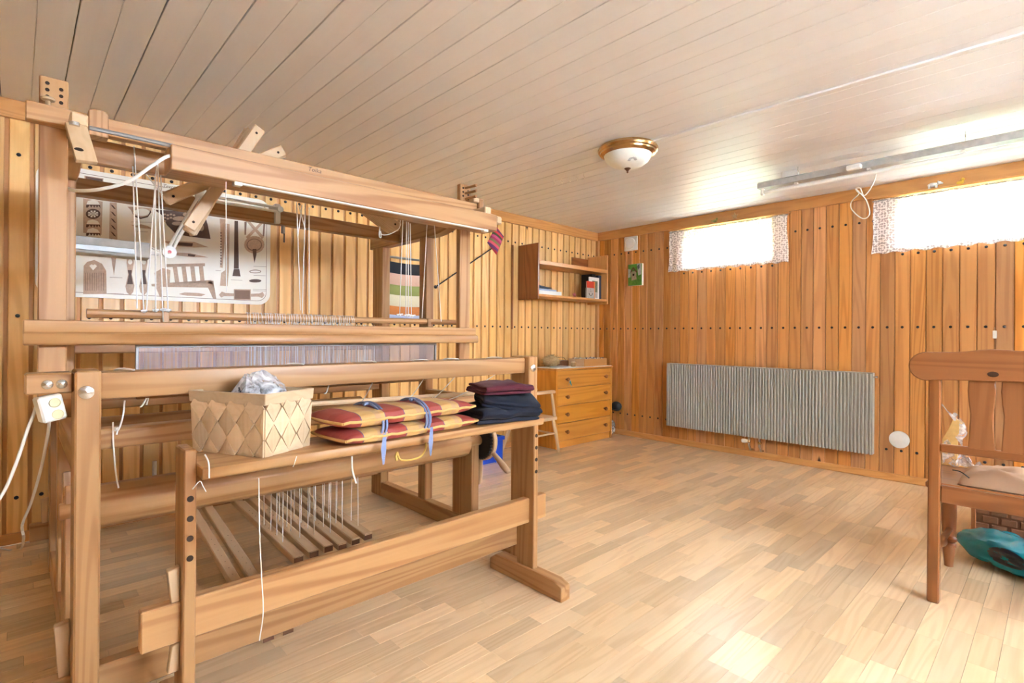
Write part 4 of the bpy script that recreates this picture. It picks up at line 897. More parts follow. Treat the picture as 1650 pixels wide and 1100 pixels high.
dz([(62, 940), (65, 740), (90, 712), (140, 698), (195, 725), (225, 775), (228, 940)], 'print_tan', 'band_heddle'); dz([(105, 740), (122, 728), (132, 735), (145, 728), (160, 742), (132, 772)], 'paper', 'band_heddle', .0046)
for k in range(9): dz([(76+k*16, 790), (79+k*16, 790), (79+k*16, 915), (76+k*16, 915)], 'print_line', 'band_heddle', .0046)
for x_ in (395, 492): dz([(x_-22, 640), (x_+20, 640), (x_+26, 720), (x_+12, 800), (x_+30, 880), (x_+22, 925), (x_, 950), (x_-26, 925), (x_-34, 885), (x_-14, 800), (x_-26, 720)], 'print_tan', 'carved_spoon'); dz([(x_-18, 770), (x_+12, 770), (x_+8, 800), (x_+20, 870), (x_-22, 870), (x_-10, 800)], 'print_dark', 'carved_spoon', .0044); dz(ell(x_, 712, 16, 18, 12), 'paper', 'carved_spoon', .0046)
for k in range(4): dz([(695+k*62, 735), (725+k*62, 735), (745+k*60, 870), (715+k*60, 870)], 'print_tan', 'small_loom')
dz([(640, 728), (925, 722), (925, 742), (650, 748)], 'print_tan', 'small_loom'); dz([(545, 868), (970, 840), (985, 875), (980, 895), (590, 888), (548, 885)], 'print_tan', 'small_loom'); dz([(950, 845), (985, 845), (1005, 972), (985, 975), (945, 890)], 'print_tan', 'small_loom'); dz([(575, 885), (610, 885), (625, 958), (605, 960)], 'print_tan', 'small_loom'); dz([(565, 790), (625, 755), (680, 770), (675, 860), (585, 868)], 'print_tan', 'small_loom')
dz([(740, 940), (780, 928), (880, 932), (928, 942), (900, 955), (800, 952)], 'print_tan', 'shuttle')
dz([(1030, 405), (1070, 410), (1060, 640), (1050, 755), (1032, 750), (1045, 640)], 'print_tan', 'saw_stick'); dz([(1068, 440), (1100, 445), (1095, 770), (1085, 885), (1032, 880), (1040, 790), (1070, 770)], 'print_tan', 'saw_stick')
for k in range(12): dz([(1034, 500+k*20), (1046, 506+k*20), (1036, 514+k*20)], 'print_dark', 'saw_stick', .0046)
dz([(1135, 420), (1160, 422), (1165, 760), (1130, 760)], 'print_dark', 'comb_stick'); dz([(1130, 762), (1168, 762), (1178, 815), (1120, 812)], 'print_dark', 'comb_stick')
dz(ell(1275, 590, 72, 62), 'print_tan', 'distaff'); dz(ell(1275, 592, 55, 45), 'print_line', 'distaff', .0044); dz(ell(1275, 590, 48, 38), 'print_tan', 'distaff', .0046); dz([(1215, 420), (1235, 415), (1345, 535), (1330, 550)], 'print_tan', 'distaff'); dz([(1345, 430), (1325, 425), (1215, 535), (1228, 552)], 'print_tan', 'distaff'); dz([(1262, 620), (1290, 620), (1290, 660), (1276, 720), (1266, 660)], 'print_dark', 'distaff', .0050)
dz([(1205, 428), (1222, 425), (1215, 520), (1206, 520)], 'print_line', 'distaff'); dz([(1340, 440), (1352, 440), (1345, 530), (1334, 530)], 'print_line', 'distaff')
dz(ell(1282, 780, 42, 13, 14), 'print_line', 'shuttle'); dz(ell(1282, 780, 36, 8, 14), 'paper', 'shuttle', .0046); dz(ell(1282, 846, 44, 12, 14), 'print_dark', 'shuttle')
dz([(1025, 945), (1045, 922), (1070, 932), (1130, 935), (1130, 905), (1250, 907), (1250, 938), (1310, 935), (1335, 925), (1348, 948), (1330, 968), (1305, 958), (1250, 958), (1250, 982), (1130, 980), (1130, 955), (1060, 955), (1040, 965)], 'print_tan', 'rolling_pin'); dz([(1136, 912), (1244, 914), (1244, 976), (1136, 974)], 'print_line', 'rolling_pin', .0044)
for x0_, y0_, x1_ in ((1270, 742, 1360), (1270, 806, 1355), (1265, 905, 1362), (1265, 915, 1358), (445, 495, 520), (400, 428, 560), (250, 820, 340), (235, 935, 350), (1000, 770, 1040), (1110, 838, 1190), (70, 660, 150)): dz([(x0_, y0_), (x1_, y0_+3), (x1_, y0_+5), (x0_, y0_+2)], 'print_line', 'caption_line')
cpt = at(262, 297, y=PY-.004); tt = text('Textilredskap', .024, V((cpt.x, PY-.0045, cpt.z-.014)), (R(90), 0, 0), 'print_line', po, 'title_lettering', .0002, shear=.3)

# ---- swing arm work lamp clamped to the cross bar
sl = thing('swing_arm_lamp', 'white jointed swing arm lamp clamped to the loom cross bar', 'lamp', at(452, 345, y=2.69))
yA, yB, yH = 2.66, 2.60, 2.58
pa, pb, pcx = at(450, 338, y=yA), at(322, 317, y=yA), at(271, 407, y=yB)
for dz_ in (-.010, .010): MB().tube([pa+V((0, 0, dz_)), pb+V((0, 0, dz_))], .0065, 8).build('upper_arm', 'white_paint', sl)
for d_ in (-.008, .008): MB().tube([pb+V((d_, -.02, 0)), pcx+V((d_, 0, 0))], .0065, 8).build('lower_arm', 'white_paint', sl)
MB()._lathe([(.026, 0), (.026, .02), (.0, .021)], pcx+V((0, -.008, 0)), V((0, -1, 0)), 16, 0).build('joint', 'white_paint', sl); MB()._lathe([(.007, 0), (.007, .001)], pcx+V((0, -.030, 0)), V((0, -1, 0)), 10, 0).build('joint_mark', 'pink', sl)
MB()._lathe([(.014, 0), (.014, .03)], pa+V((0, .01, 0)), V((0, -1, 0)), 12, 0).build('joint', 'white_paint', sl); MB()._lathe([(.02, 0), (.02, .03)], pb+V((0, .006, 0)), V((0, -1, 0)), 12, 0).build('joint', 'white_paint', sl)
h0, h1 = at(122, 394, y=yH), at(240, 402, y=yH); zc_ = (h0.z+h1.z)/2
MB().prism([(yH-.05, zc_-.038), (yH+.045, zc_-.038), (yH+.03, zc_+.022), (yH-.03, zc_+.028)], 'x', h0.x-.1, h1.x).build('lamp_head', 'cover_grey', sl, .004)
bx('tube_window', 'grey_metal', sl, h0.x-.08, h1.x-.05, yH-.052, yH-.046, zc_-.026, zc_-.006, .001)
MB().tube([V((h1.x, yH, zc_)), V((h1.x+.03, yH, zc_-.005)), pcx+V((-.02, 0, .005))], [.02, .012, .006], 10).build('head_stem', 'white_paint', sl)
MB().tube(curve([V((h1.x+.005, yH-.01, zc_+.01)), at(250, 402, y=yH-.02), at(262, 408, y=yB-.02), pcx+V((0, -.03, -.005))], 5), .003, 6).build('lamp_cord', 'white_plastic', sl)
MB().box(pa.x-.012, pa.x+.012, 2.675, 2.698, 1.552, 1.648).box(pa.x-.012, pa.x+.012, 2.6985, 2.775, 1.625, 1.648).build('clamp', 'white_paint', sl, .002)
c = at(456, 372, y=2.73); MB().tube([(c.x, c.y, 1.553), (c.x, c.y, 1.515)], .010, 10).build('clamp_screw', 'grey_metal', sl); MB().tube([(c.x+.006, c.y, 1.52), (c.x+.006, c.y, 1.47)], .003, 8).build('clamp_handle', 'black', sl)

# ---- striped textile hanging behind the loom
rg = thing('woven_wall_hanging', 'wall hanging in wide black, pink, green, cream, orange and blue bands', 'wall hanging', (2.12, YW-.01, 1.10))
edges = [416, 422, 440, 458, 474, 492, 506, 514]
zz = [at(650, e, y=YW-.02).z for e in edges]
for (z1_, z0_, m_) in zip(zz[1:-1], zz[2:], ('rug_black', 'rug_pink', 'rug_green', 'rug_cream', 'rug_orange', 'rug_blue')):
    def bf(u, v, z1_=z1_, z0_=z0_): x_ = 1.93+.40*u; return V((x_, YW-.014-.006*math.sin(v*math.pi), z1_+(z0_-z1_)*v-.010*math.sin(u*math.pi)))
    fr = MB().grid(bf, 14, 6); k = len(fr.v); fr.add([V((p.x, YW-.008, p.z)) for p in fr.v[:k]], [tuple(reversed(f)) for f in fr.f[:]]); fr.build('band', m_, rg, fix=False)
MB().tube([(1.91, YW-.016, zz[0]), (2.35, YW-.016, zz[0])], .008, 8).build('hanging_rod', 'grey_metal', rg)
MB().tube([(2.13, YW-.016, zz[0]), (2.13, YW-.002, zz[0]+.02)], .003, 6).build('hook', 'iron', rg)
# ---- thin black rod on the wall
a, b = at(702, 462, y=YW-.014), at(797, 397, y=YW-.014)
rdn = thing('iron_rod', 'thin black rod with knobbed end mounted slanting on the wall', 'rod', a)
MB().tube([a, b], .0055, 8).build('shaft', 'black', rdn); MB().ball(a, (.016, .010, .014), 10).build('knob', 'iron', rdn)
for t_ in (.28, .7): p = a.lerp(b, t_); MB().tube([p, V((p.x, YW, p.z))], .004, 6).build('wall_pin', 'iron', rdn)
# ---- striped diamond pot holder on the beam end
ph = thing('pot_holder', 'striped red and black woven pot holder hanging from the loom beam', 'pot holder', at(799, 412, y=1.975))
po_ = [at(x_, y_, y=1.975) for x_, y_ in ((799, 363), (812, 381), (800, 411), (785, 391))]
cpo = sum(po_, V())/4
def dia(sg):
    def f(u, v):
        p = po_[0].lerp(po_[1], u).lerp(po_[3].lerp(po_[2], u), v); e = (u*(1-u)*v*(1-v)*16)**.4; return p+V((0, sg*.016*e, .0))
    return f
dm = MB().grid(dia(1), 12, 12); d2 = MB().grid(dia(-1), 12, 12); dm.add(d2.v, d2.f); o_ = dm.build('pad', 'striped_weave', ph)
MB().tube(curve([po_[0], po_[0]+V((.004, 0, .02)), po_[0]+V((0, 0, .035)), po_[0]+V((-.005, 0, .02)), po_[0]], 5), .003, 6).build('loop', 'black', ph)
# ---- measuring stick by the shelf
a = at(826.5, 394, y=YW-.012); b = at(824, 530, y=YW-.012)
tag(MB().box(a.x-.012, a.x+.012, YW-.012, YW-.002, b.z, a.z).build('wall_batten', 'chairwood', None, .003), 'narrow dark wooden batten standing off the wall beside the shelf', 'batten')
# ---- twin socket strip and its cables
so = thing('power_strip', 'white twin socket strip dangling under the loom beam end', 'power strip', at(82, 674, y=1.66))
sp_, sq = at(75, 637, y=1.665), at(86, 677, y=1.665); d_ = (sq-sp_)
MB().bar(sp_, sq, .046, .040, up=(.25, -1, 0)).build('housing', 'white_plastic', so, .004)
for k, t_ in enumerate((.27, .73)):
    c_ = sp_.lerp(sq, t_)+V((.011, -.021, .0)); ax = V((.25, -1, 0)).normalized(); MB()._lathe([(.0115, 0), (.0115, .001), (.010, .0015), (.009, -.004), (.0, -.004)], c_, ax, 16, 0).build('socket_face', 'socket_face', so)
def flr(p): return V((p.x, p.y, max(p.z, .004)))
MB().tube(curve([at(x_, y_, y=1.70) for x_, y_ in ((62, 640), (55, 665), (45, 690), (30, 735), (10, 785), (-12, 820))], 6), .0035, 8).build('cord', 'white_plastic', so)
MB().tube(curve([at(x_, y_, y=yy) for x_, y_, yy in ((80, 672, 1.67), (77, 700, 1.75), (66, 755, 1.9), (50, 810, 2.0), (36, 845, 2.05), (38, 868, 2.1))]+[at(33, 884, z=.004), at(15, 886, z=.004), at(-8, 880, z=.004)], 6), .0035, 8).build('cord', 'white_plastic', so)
# white stub pipe low on the wall
c = at(249.5, 770, y=YW-.05); tag(MB().tube([(c.x, YW-.04, .16), (c.x, YW-.04, .31)], .011, 10).tube([(c.x, YW-.04, .20), (c.x, YW-.0, .20)], .006, 8).build('pipe_stub', 'white_paint', None), 'short white pipe stub low on the panelled wall behind the loom', 'pipe')

# ================================================================== THE FAR CORNER
# ---- wall shelf
sh = thing('wall_shelf', 'open pine wall shelf of two boards between upright ends', 'shelf', (3.83, YW-.13, 1.325))
SF = 3.17
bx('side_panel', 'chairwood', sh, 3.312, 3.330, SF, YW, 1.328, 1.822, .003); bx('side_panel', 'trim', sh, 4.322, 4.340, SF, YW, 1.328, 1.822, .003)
bx('shelf_board', 'trim', sh, 3.33, 4.322, SF+.012, YW, 1.640, 1.660, .003); bx('shelf_board', 'trim', sh, 3.33, 4.322, SF+.005, YW, 1.352, 1.374, .003)
bx('front_lip', 'trim', sh, 3.33, 4.322, SF, SF+.012, 1.636, 1.672, .002)
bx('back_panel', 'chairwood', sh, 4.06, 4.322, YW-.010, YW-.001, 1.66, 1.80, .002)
S0 = 1.375
def book(name, label, x0, x1, y0, y1, z0, z1, cover, spine='x0', group='books on the wall shelf', pages='cover_white', rot=None):
    """closed book; the spine side has no page edge"""
    t = thing(name, label, 'book', ((x0+x1)/2, (y0+y1)/2, z0), group)
    dims = (x1-x0, y1-y0, z1-z0); th = min(range(3), key=lambda i: dims[i]); c = .0025
    lo_, hi_ = [x0, y0, z0], [x1, y1, z1]
    def part(nm, l, h, m_): bx(nm, m_, t, l[0], h[0], l[1], h[1], l[2], h[2], .0006)
    l, h = lo_[:], hi_[:]; h[th] = lo_[th]+c; part('cover', l, h, cover)
    l, h = lo_[:], hi_[:]; l[th] = hi_[th]-c; part('cover', l, h, cover)
    i = 'xyz'.index(spine[0]); l, h = lo_[:], hi_[:]
    l[th] += c; h[th] -= c
    if spine[1] == '0': h[i] = lo_[i]+c
    else: l[i] = hi_[i]-c
    part('spine', l, h, cover)
    l, h = [q+.004 for q in lo_], [q-.004 for q in hi_]; l[th] = lo_[th]+c; h[th] = hi_[th]-c
    if spine[1] == '0': l[i] = lo_[i]+c
    else: h[i] = hi_[i]-c
    part('pages', l, h, pages); return t
book('paperback', 'white paperback lying flat at the bottom of the left pile on the shelf', 3.36, 3.66, SF+.03, SF+.19, S0, S0+.035, 'cover_white', 'y0')
book('booklet', 'pale blue booklet lying in the middle of the flat pile', 3.345, 3.60, SF+.04, SF+.2, S0+.0355, S0+.050, 'cover_blue', 'y0')
pp = thing('paper_sheets', 'loose white sheets fanned on top of the flat book pile', 'paper', (3.45, SF+.12, S0+.051), 'books on the wall shelf')
for k in range(3): MB().grid(lambda u, v, k=k: V((3.34+.21*u+.012*k, SF+.05+.13*v-.01*k, S0+.052+.005*k+.018*(1-u)**2+.004*math.sin(v*4))), 10, 6).build('sheet', 'cover_white' if k != 1 else 'cover_blue', pp, fix=False)
def lean(t, ang, piv):
    pass
book('binder', 'tall dark binder standing at the right end of the shelf', 4.268, 4.318, SF+.07, SF+.235, S0, S0+.245, 'cover_dark', 'y0')
book('binder', 'black binder with grey page edges leaning behind the magazines', 4.205, 4.262, SF+.10, SF+.238, S0, S0+.255, 'black', 'y0')
book('magazine', 'white edged magazine with dark photo cover propped against the binders', 4.105, 4.262, SF+.055, SF+.067, S0, S0+.215, 'cover_white', 'x0')
bx('cover_photo', 'cover_photo', bpy.data.objects['magazine'], 4.150, 4.235, SF+.0542, SF+.055, S0+.065, S0+.18, 0); bx('cover_photo', 'cover_grey', bpy.data.objects['magazine'], 4.150, 4.235, SF+.0542, SF+.055, S0+.012, S0+.062, 0)
book('red_book', 'red book with orange spine propped upright on the shelf', 4.045, 4.170, SF+.036, SF+.052, S0, S0+.168, 'cover_red', 'x1')
bx('spine_strip', 'cover_orange', bpy.data.objects['red_book'], 4.152, 4.1702, SF+.0355, SF+.036, S0, S0+.168, 0)
book('square_book', 'small square grey book with a drawn smiling face on the cover', 4.015, 4.135, SF+.016, SF+.032, S0, S0+.100, 'cover_grey', 'x0')
sb = bpy.data.objects['square_book']; fy = SF+.0156
MB().tube(curve([(4.048, fy, S0+.048), (4.060, fy, S0+.032), (4.078, fy, S0+.027), (4.096, fy, S0+.034), (4.106, fy, S0+.050)], 5), .0028, 6).build('drawn_smile', 'black', sb)
for x_, z_ in ((4.070, .068), (4.088, .070), (4.076, .084)): MB().ball((x_, fy, S0+z_), (.0035, .0008, .005), 8).build('drawn_eye', 'black', sb)
st = thing('paper_star', 'small pink paper starfish lying on the lower shelf board', 'ornament', (3.88, SF+.06, S0))
for k in range(5):
    a = 2*math.pi*k/5+.4; MB().tube([(3.88, SF+.06, S0+.024), (3.88+.030*math.cos(a), SF+.06, S0+.0245+.022*math.sin(a))], [.007, .0025], 8).build('arm', 'pink', st)
# ---- chest of drawers
ch = thing('chest_of_drawers', 'honey coloured pine chest of four drawers with round knobs', 'chest of drawers', (3.865, 3.24, 0))
cx0, cx1, cf, cbk, cz = 3.452, 4.282, 3.072, YW-.016, .712
bx('side_panel', 'chest', ch, cx0, cx0+.02, cf, cbk, 0, cz-.018, .002); bx('side_panel', 'chest', ch, cx1-.02, cx1, cf, cbk, 0, cz-.018, .002)
bx('top', 'chest', ch, cx0-.004, cx1+.004, cf-.008, cbk, cz-.018, cz, .004)
bx('plinth', 'chest', ch, cx0+.02, cx1-.02, cf+.012, cf+.03, 0, .062, .002); bx('carcass_back', 'chest', ch, cx0+.02, cx1-.02, cf+.03, cbk-.002, .02, cz-.018, 0)
dh_ = (cz-.02-.064)/4
for k in range(4):
    z0 = .064+dh_*k
    d_ = bx('drawer', 'chest', ch, cx0+.022, cx1-.022, cf+.002, cf+.022, z0+.002, z0+dh_-.002, .003, axis='x')
    for x_ in (cx0+.135, cx1-.125):
        MB()._lathe([(.008, 0), (.008, .010), (.016, .018), (.0185, .028), (.014, .036), (.0, .039)], V((x_, cf+.003, z0+dh_/2)), V((0, -1, 0)), 14, 0).build('knob', 'chairwood', d_, axis='y')
dk = V((cx0+.135, cf-.012, .064+dh_*3.5))
ky = thing('key_ring', 'key with small turquoise tassel hung on the top drawer knob', 'key', dk+V((.01, -.02, -.06)))
MB().tube(curve([dk+V((-.009, -.004, .006)), dk+V((0, -.005, .012)), dk+V((.010, -.005, .004)), dk+V((.016, -.012, -.01))], 5), .0016, 6).build('loop', 'steel', ky)
MB().prism([(dk.x+.010, dk.z-.004), (dk.x+.022, dk.z-.004), (dk.x+.040, dk.z-.058), (dk.x+.020, dk.z-.034)], 'y', dk.y-.020, dk.y-.013).build('tassel', 'tassel', ky); MB().tube([dk+V((0, -.028, -.012)), dk+V((-.020, -.028, -.05))], .003, 6).ball(dk+V((.002, -.028, -.008)), .007, 8).build('key', 'steel', ky)
# runner and things on the chest
rn_ = thing('lace_runner', 'white crocheted runner with scalloped edge on the chest of drawers', 'runner', (3.86, 3.22, cz))
pts = []; nsc = 60
x0, x1, y0, y1 = cx0-.002, cx1-.01, cf-.004, cbk-.06
per = [((x0, y0), (x1, y0)), ((x1, y0), (x1, y1)), ((x1, y1), (x0, y1)), ((x0, y1), (x0, y0))]
for (a, b), n_ in zip(per, (64, 28, 64, 28)):
    for k in range(n_):
        t_ = k/n_; o_ = .008*abs(math.sin(t_*n_/4*math.pi)); cx_, cy_ = (x0+x1)/2, (y0+y1)/2; px_, py_ = a[0]+(b[0]-a[0])*t_, a[1]+(b[1]-a[1])*t_
        nx_, ny_ = (b[1]-a[1]), -(b[0]-a[0]); L_ = math.hypot(nx_, ny_); pts.append((px_+nx_/L_*(o_-.006), py_+ny_/L_*(o_-.006)))
MB().prism(pts, 'z', cz, cz+.003).build('cloth', 'cover_white', rn_, smooth=False)
CT = cz+.003
sbl = thing('straw_ball', 'shaggy ball of straw coloured yarn on the chest', 'yarn ball', (3.59, 3.26, CT))
MB().ball((3.59, 3.26, CT+.052), (.095, .06, .052), 16).build('core', 'straw', sbl)
fz_ = MB(); rs = random.Random(6)
for i in range(260):
    a, th = rs.random()*6.28, rs.random()*2.1; d = V((math.sin(th)*math.cos(a), math.sin(th)*math.sin(a), math.cos(th))); p = V((3.59+.093*d.x, 3.26+.058*d.y, CT+.052+.05*d.z)); q = p+V((rs.uniform(-.02, .02)+d.x*.008, rs.uniform(-.02, .02)+d.y*.008, rs.uniform(-.012, .012)+d.z*.006)); q.z = max(q.z, CT+.002)
    fz_.tube([p, (p+q)/2+d*.006, q], .0013, 4)
tag(fz_.build('fibres', 'straw', sbl), kind='stuff')
bk2 = thing('booklet', 'thin grey booklets stacked before the straw coloured yarn ball', 'booklet', (3.56, 3.13, CT))
for k in range(3): bx('booklet_sheet', ('cover_white', 'cover_blue', 'cover_grey')[k], bk2, 3.47+.01*k, 3.66-.012*k, 3.085+.006*k, 3.18, CT+.006*k, CT+.006*k+.005, .001)
wb = thing('wooden_box', 'flat light wooden box filled with odds and ends on the chest', 'box', (4.06, 3.2, CT))
MB().box(3.88, 4.23, 3.10, 3.108, CT, CT+.072).build('front', 'trim', wb, .002); MB().box(3.88, 4.23, 3.292, 3.30, CT, CT+.072).build('back', 'trim', wb, .002); MB().box(3.88, 3.888, 3.108, 3.292, CT, CT+.072).build('end', 'birch', wb, .002); MB().box(4.222, 4.23, 3.108, 3.292, CT, CT+.072).build('end', 'birch', wb, .002); bx('bottom', 'birch', wb, 3.888, 4.222, 3.108, 3.292, CT, CT+.006, .001)
hp = MB(); rs = random.Random(12)
for i in range(150):
    x_, y_ = rs.uniform(3.905, 4.205), rs.uniform(3.125, 3.275); r_ = rs.uniform(.008, .014); hp.ball((x_, y_, CT+.058+rs.uniform(0, .014)), (r_*rs.uniform(.8, 1.7), r_, r_*.8), 7, rs.randrange(4))
hp.box(3.889, 4.221, 3.109, 3.291, CT+.0065, CT+.058)
tag(hp.build('box_contents', ['cover_grey', 'cover_white', 'cover_dark', 'birch'], None), 'speckled grey and white odds and ends heaped in the flat wooden box', 'odds and ends', kind='stuff')
gj = thing('glass_jar', 'small glass jar of straw scraps between yarn ball and wooden box', 'jar', (3.79, 3.16, CT))
MB()._lathe([(.028, 0), (.03, .004), (.03, .055), (.026, .064), (.026, .074)], V((3.79, 3.16, CT)), V((0, 0, 1)), 18, 0).build('glass', 'glass', gj); MB()._lathe([(.022, .003), (.026, .02), (.025, .04), (.012, .05)], V((3.79, 3.16, CT)), V((0, 0, 1)), 12, 0).build('contents', 'straw', gj)
tn = thing('open_tin', 'low brown tin with wire handle behind the glass jar', 'tin', (3.76, 3.30, CT))
MB().box(3.70, 3.84, 3.26, 3.35, CT, CT+.055).build('body', 'wicker', tn, .004); MB().tube(curve([(3.70, 3.30, CT+.05), (3.73, 3.30, CT+.082), (3.81, 3.30, CT+.082), (3.84, 3.30, CT+.05)], 5), .002, 6).build('handle', 'iron', tn)
# clear plastic and dark thing between chest and wall
c = V((4.36, 3.16, 0)); t = thing('plastic_wrap', 'crumpled clear plastic on the floor in the corner beside the chest', 'plastic', c)
MB().grid(lambda u, v: c+V((.055*math.sin(u*3.1)*math.cos(v*6.283)*(1+.4*mnoise.noise(V((u*5, v*4, 1)))), .07*math.sin(u*3.1)*math.sin(v*6.283)*(1+.4*mnoise.noise(V((u*4, v*4, 4)))), .085+.083*math.cos(u*3.1))), 20, 24, closev=True).build('film', 'clear_film', t, fix=False)
c = at(992, 652, y=3.2); t = thing('hanging_cap', 'small black cap hung on the wall behind the chest', 'cap', (XW-.06, 3.12, c.z-.06))
MB().ball((XW-.05, 3.13, c.z), (.045, .06, .05), 12).build('crown', 'black', t); MB().box(XW-.11, XW-.05, 3.09, 3.17, c.z-.035, c.z-.028).build('brim', 'black', t, .002)
# ---- little step chair between loom and chest
sc = thing('step_chair', 'small light wooden chair with splayed legs beside the chest of drawers', 'chair', (3.2, 3.13, 0))
szt = .315
MB().prism([(3.03, 2.97), (3.345, 2.965), (3.36, 2.98), (3.355, 3.24), (3.03, 3.24)], 'z', szt-.028, szt).build('seat', 'birch', sc, .006, axis='x', seg=2)
for (xa, ya, xb, yb2) in ((3.33, 3.0, 3.40, 2.99), (3.33, 3.21, 3.405, 3.27), (3.06, 3.0, 3.0, 2.97), (3.06, 3.21, 2.99, 3.28)):
    MB().tube([(xb, yb2, 0), ((xa+xb)/2, (ya+yb2)/2, .16), (xa, ya, szt-.02)], [.012, .017, .015], 10).build('leg', 'birch', sc)
for x_ in (3.33,): MB().tube([(3.335, 2.985, szt), (3.30, 2.99, .52)], [.014, .012], 10).build('arm_post', 'birch', sc)
MB().tube([(3.335, 3.20, szt), (3.30, 3.2, .52)], [.014, .012], 10).build('arm_post', 'birch', sc)
bx('arm_rest', 'birch', sc, 3.05, 3.33, 2.965, 3.015, .515, .54, .006); bx('arm_rest', 'birch', sc, 3.05, 3.33, 3.18, 3.23, .515, .54, .006)
for k in range(4): y_ = 3.0+.067*k; MB().tube([(3.06, y_, szt-.01), (3.03, y_, .70)], [.009, .008], 8).build('spindle', 'birch', sc)
bx('back_rail', 'birch', sc, 3.015, 3.042, 2.97, 3.23, .69, .735, .006)
MB().tube([(3.367, 2.996, .16), (3.37, 3.24, .16)], .008, 8).build('stretcher', 'birch', sc); MB().tube([(3.03, 2.985, .17), (3.365, 2.995, .17)], .008, 8).build('stretcher', 'birch', sc)
# ---- blue crate
cr = thing('blue_crate', 'bright blue plastic crate on the floor behind the loom', 'crate', (2.68, 3.2, 0))
xa, xb, ya, yb2, h_ = 2.52, 2.83, 3.085, 3.33, .20
for nm, args in (('wall', (xa, xb, ya, ya+.006)), ('wall', (xa, xb, yb2-.006, yb2)), ('wall', (xa, xa+.006, ya+.006, yb2-.006)), ('wall', (xb-.006, xb, ya+.006, yb2-.006))): bx(nm, 'blue_plastic', cr, *args, 0, h_, .002)
bx('bottom', 'blue_plastic', cr, xa+.006, xb-.006, ya+.006, yb2-.006, 0, .006, 0)
MB().box(xa-.012, xb+.012, ya-.012, ya-.0005, h_-.03, h_).build('rim', 'blue_plastic', cr, .003); MB().box(xb+.0005, xb+.012, ya, yb2, h_-.03, h_).build('rim', 'blue_plastic', cr, .003)
for x_ in (xa+.08, xb-.08): bx('rib', 'blue_plastic', cr, x_-.006, x_+.006, ya-.008, ya-.0005, 0, h_-.03, .001)

# ================================================================== THE CHAIR AT THE RIGHT
c_ = thing('pine_chair', 'dark stained pine chair with curved crest and turned front legs', 'chair', (2.78, .1, 0))
CXb = 2.56; cl, crr = .355, -.145
for y0, y1 in ((cl-.037, cl), (crr, crr+.037)):
    MB().prism([(CXb-.030, 0), (CXb+.012, 0), (CXb+.018, .42), (CXb+.012, .85), (CXb-.022, .85), (CXb-.020, .42)], 'y', y0, y1).build('back_leg', 'chairwood', c_, .004, axis='z')
ct = []
ya, yb2 = .404, -.194; n_ = 40
def crest_top(s): return .955+.030*math.sin(math.pi*s)**2 - .012*math.sin(math.pi*s*2)**2
poly = []
for k in range(n_+1): s = k/n_; poly.append((ya+(yb2-ya)*s, min(crest_top(s), .955+.03)))
for k in range(9):
    a = R(90-180*k/8); pass
cz0 = .842
top = [(ya-.045+(yb2-ya+.09)*k/30, .953+.018*math.sin(math.pi*k/30)**2-.008*(1-abs(2*k/30-1))*math.sin(math.pi*k/10)**2) for k in range(31)]
endl = [(ya-.045-.0+.056*math.cos(R(a))*1.0, .898+.055*math.sin(R(a))) for a in range(90, -91, -15)]
endr = [(yb2+.045-.056*math.cos(R(a)), .898+.055*math.sin(R(a))) for a in range(-90, 91, 15)]
bot = [(yb2+.06+(ya-yb2-.12)*k/20, .846+.008*math.sin(math.pi*k/20)) for k in range(21)]
outl = top[::1] + endr[::-1] + bot + endl[::-1]
# build the outline in order: top (left to right), right end down, bottom back, left end up
outl = top + [(y_, z_) for y_, z_ in endr[::-1]] + bot + [(y_, z_) for y_, z_ in endl[::-1]]
MB().prism(outl, 'x', CXb-.034, CXb-.006).build('crest_rail', 'chairwood', c_, .004, axis='y')
kn = at(1600, 603, x=CXb-.036); MB().ball((CXb-.034, kn.y, kn.z), (.0008, .016, .010), 14).build('knot', 'knot_brown', c_)
def splat(yc):
    w_ = [(.0, .038), (.25, .034), (.5, .031), (.66, .036), (.82, .039), (1, .036)]
    L = [(yc+w, .595+(.862-.595)*t) for t, w in w_]; Rr = [(yc-w, .595+(.862-.595)*t) for t, w in w_][::-1]
    return MB().prism(L+Rr, 'x', CXb-.020, CXb-.004).build('splat', 'chairwood', c_, .003, axis='z')
for yc in (.202, .112, .022): splat(yc)
bx('lower_back_rail', 'chairwood', c_, CXb-.022, CXb+.0, crr+.037, cl-.037, .575, .606, .004)
bx('seat_rail', 'chairwood', c_, CXb-.012, CXb+.012, crr+.037, cl-.037, .382, .447, .004)
bx('seat', 'chairwood', c_, CXb+.012, 3.03, crr-.01, cl+.012, .425, .450, .006)
for y0 in (cl-.035, crr+.011): bx('side_rail', 'chairwood', c_, CXb+.012, 2.985, y0, y0+.022, .36, .425, .003)
bx('front_rail', 'chairwood', c_, 2.985, 3.01, crr+.037, cl-.037, .36, .425, .003)
for y_ in (cl-.012, crr+.018):
    MB()._lathe([(.016, 0), (.021, .06), (.023, .085), (.026, .09), (.026, .098), (.020, .105), (.028, .115), (.028, .125), (.019, .135), (.024, .15), (.027, .22), (.026, .30), (.024, .36), (.024, .425)], V((2.998, y_, 0)), V((0, 0, 1)), 18, 0).build('front_leg', 'chairwood', c_, axis='z')
    MB().tube([(CXb+.005, y_-.004, .185), (2.68, y_-.004, .18), (2.74, y_-.004, .178), (2.80, y_-.004, .176), (2.98, y_-.004, .165)], [.010, .013, .022, .013, .011], 12).build('stretcher', 'chairwood', c_)
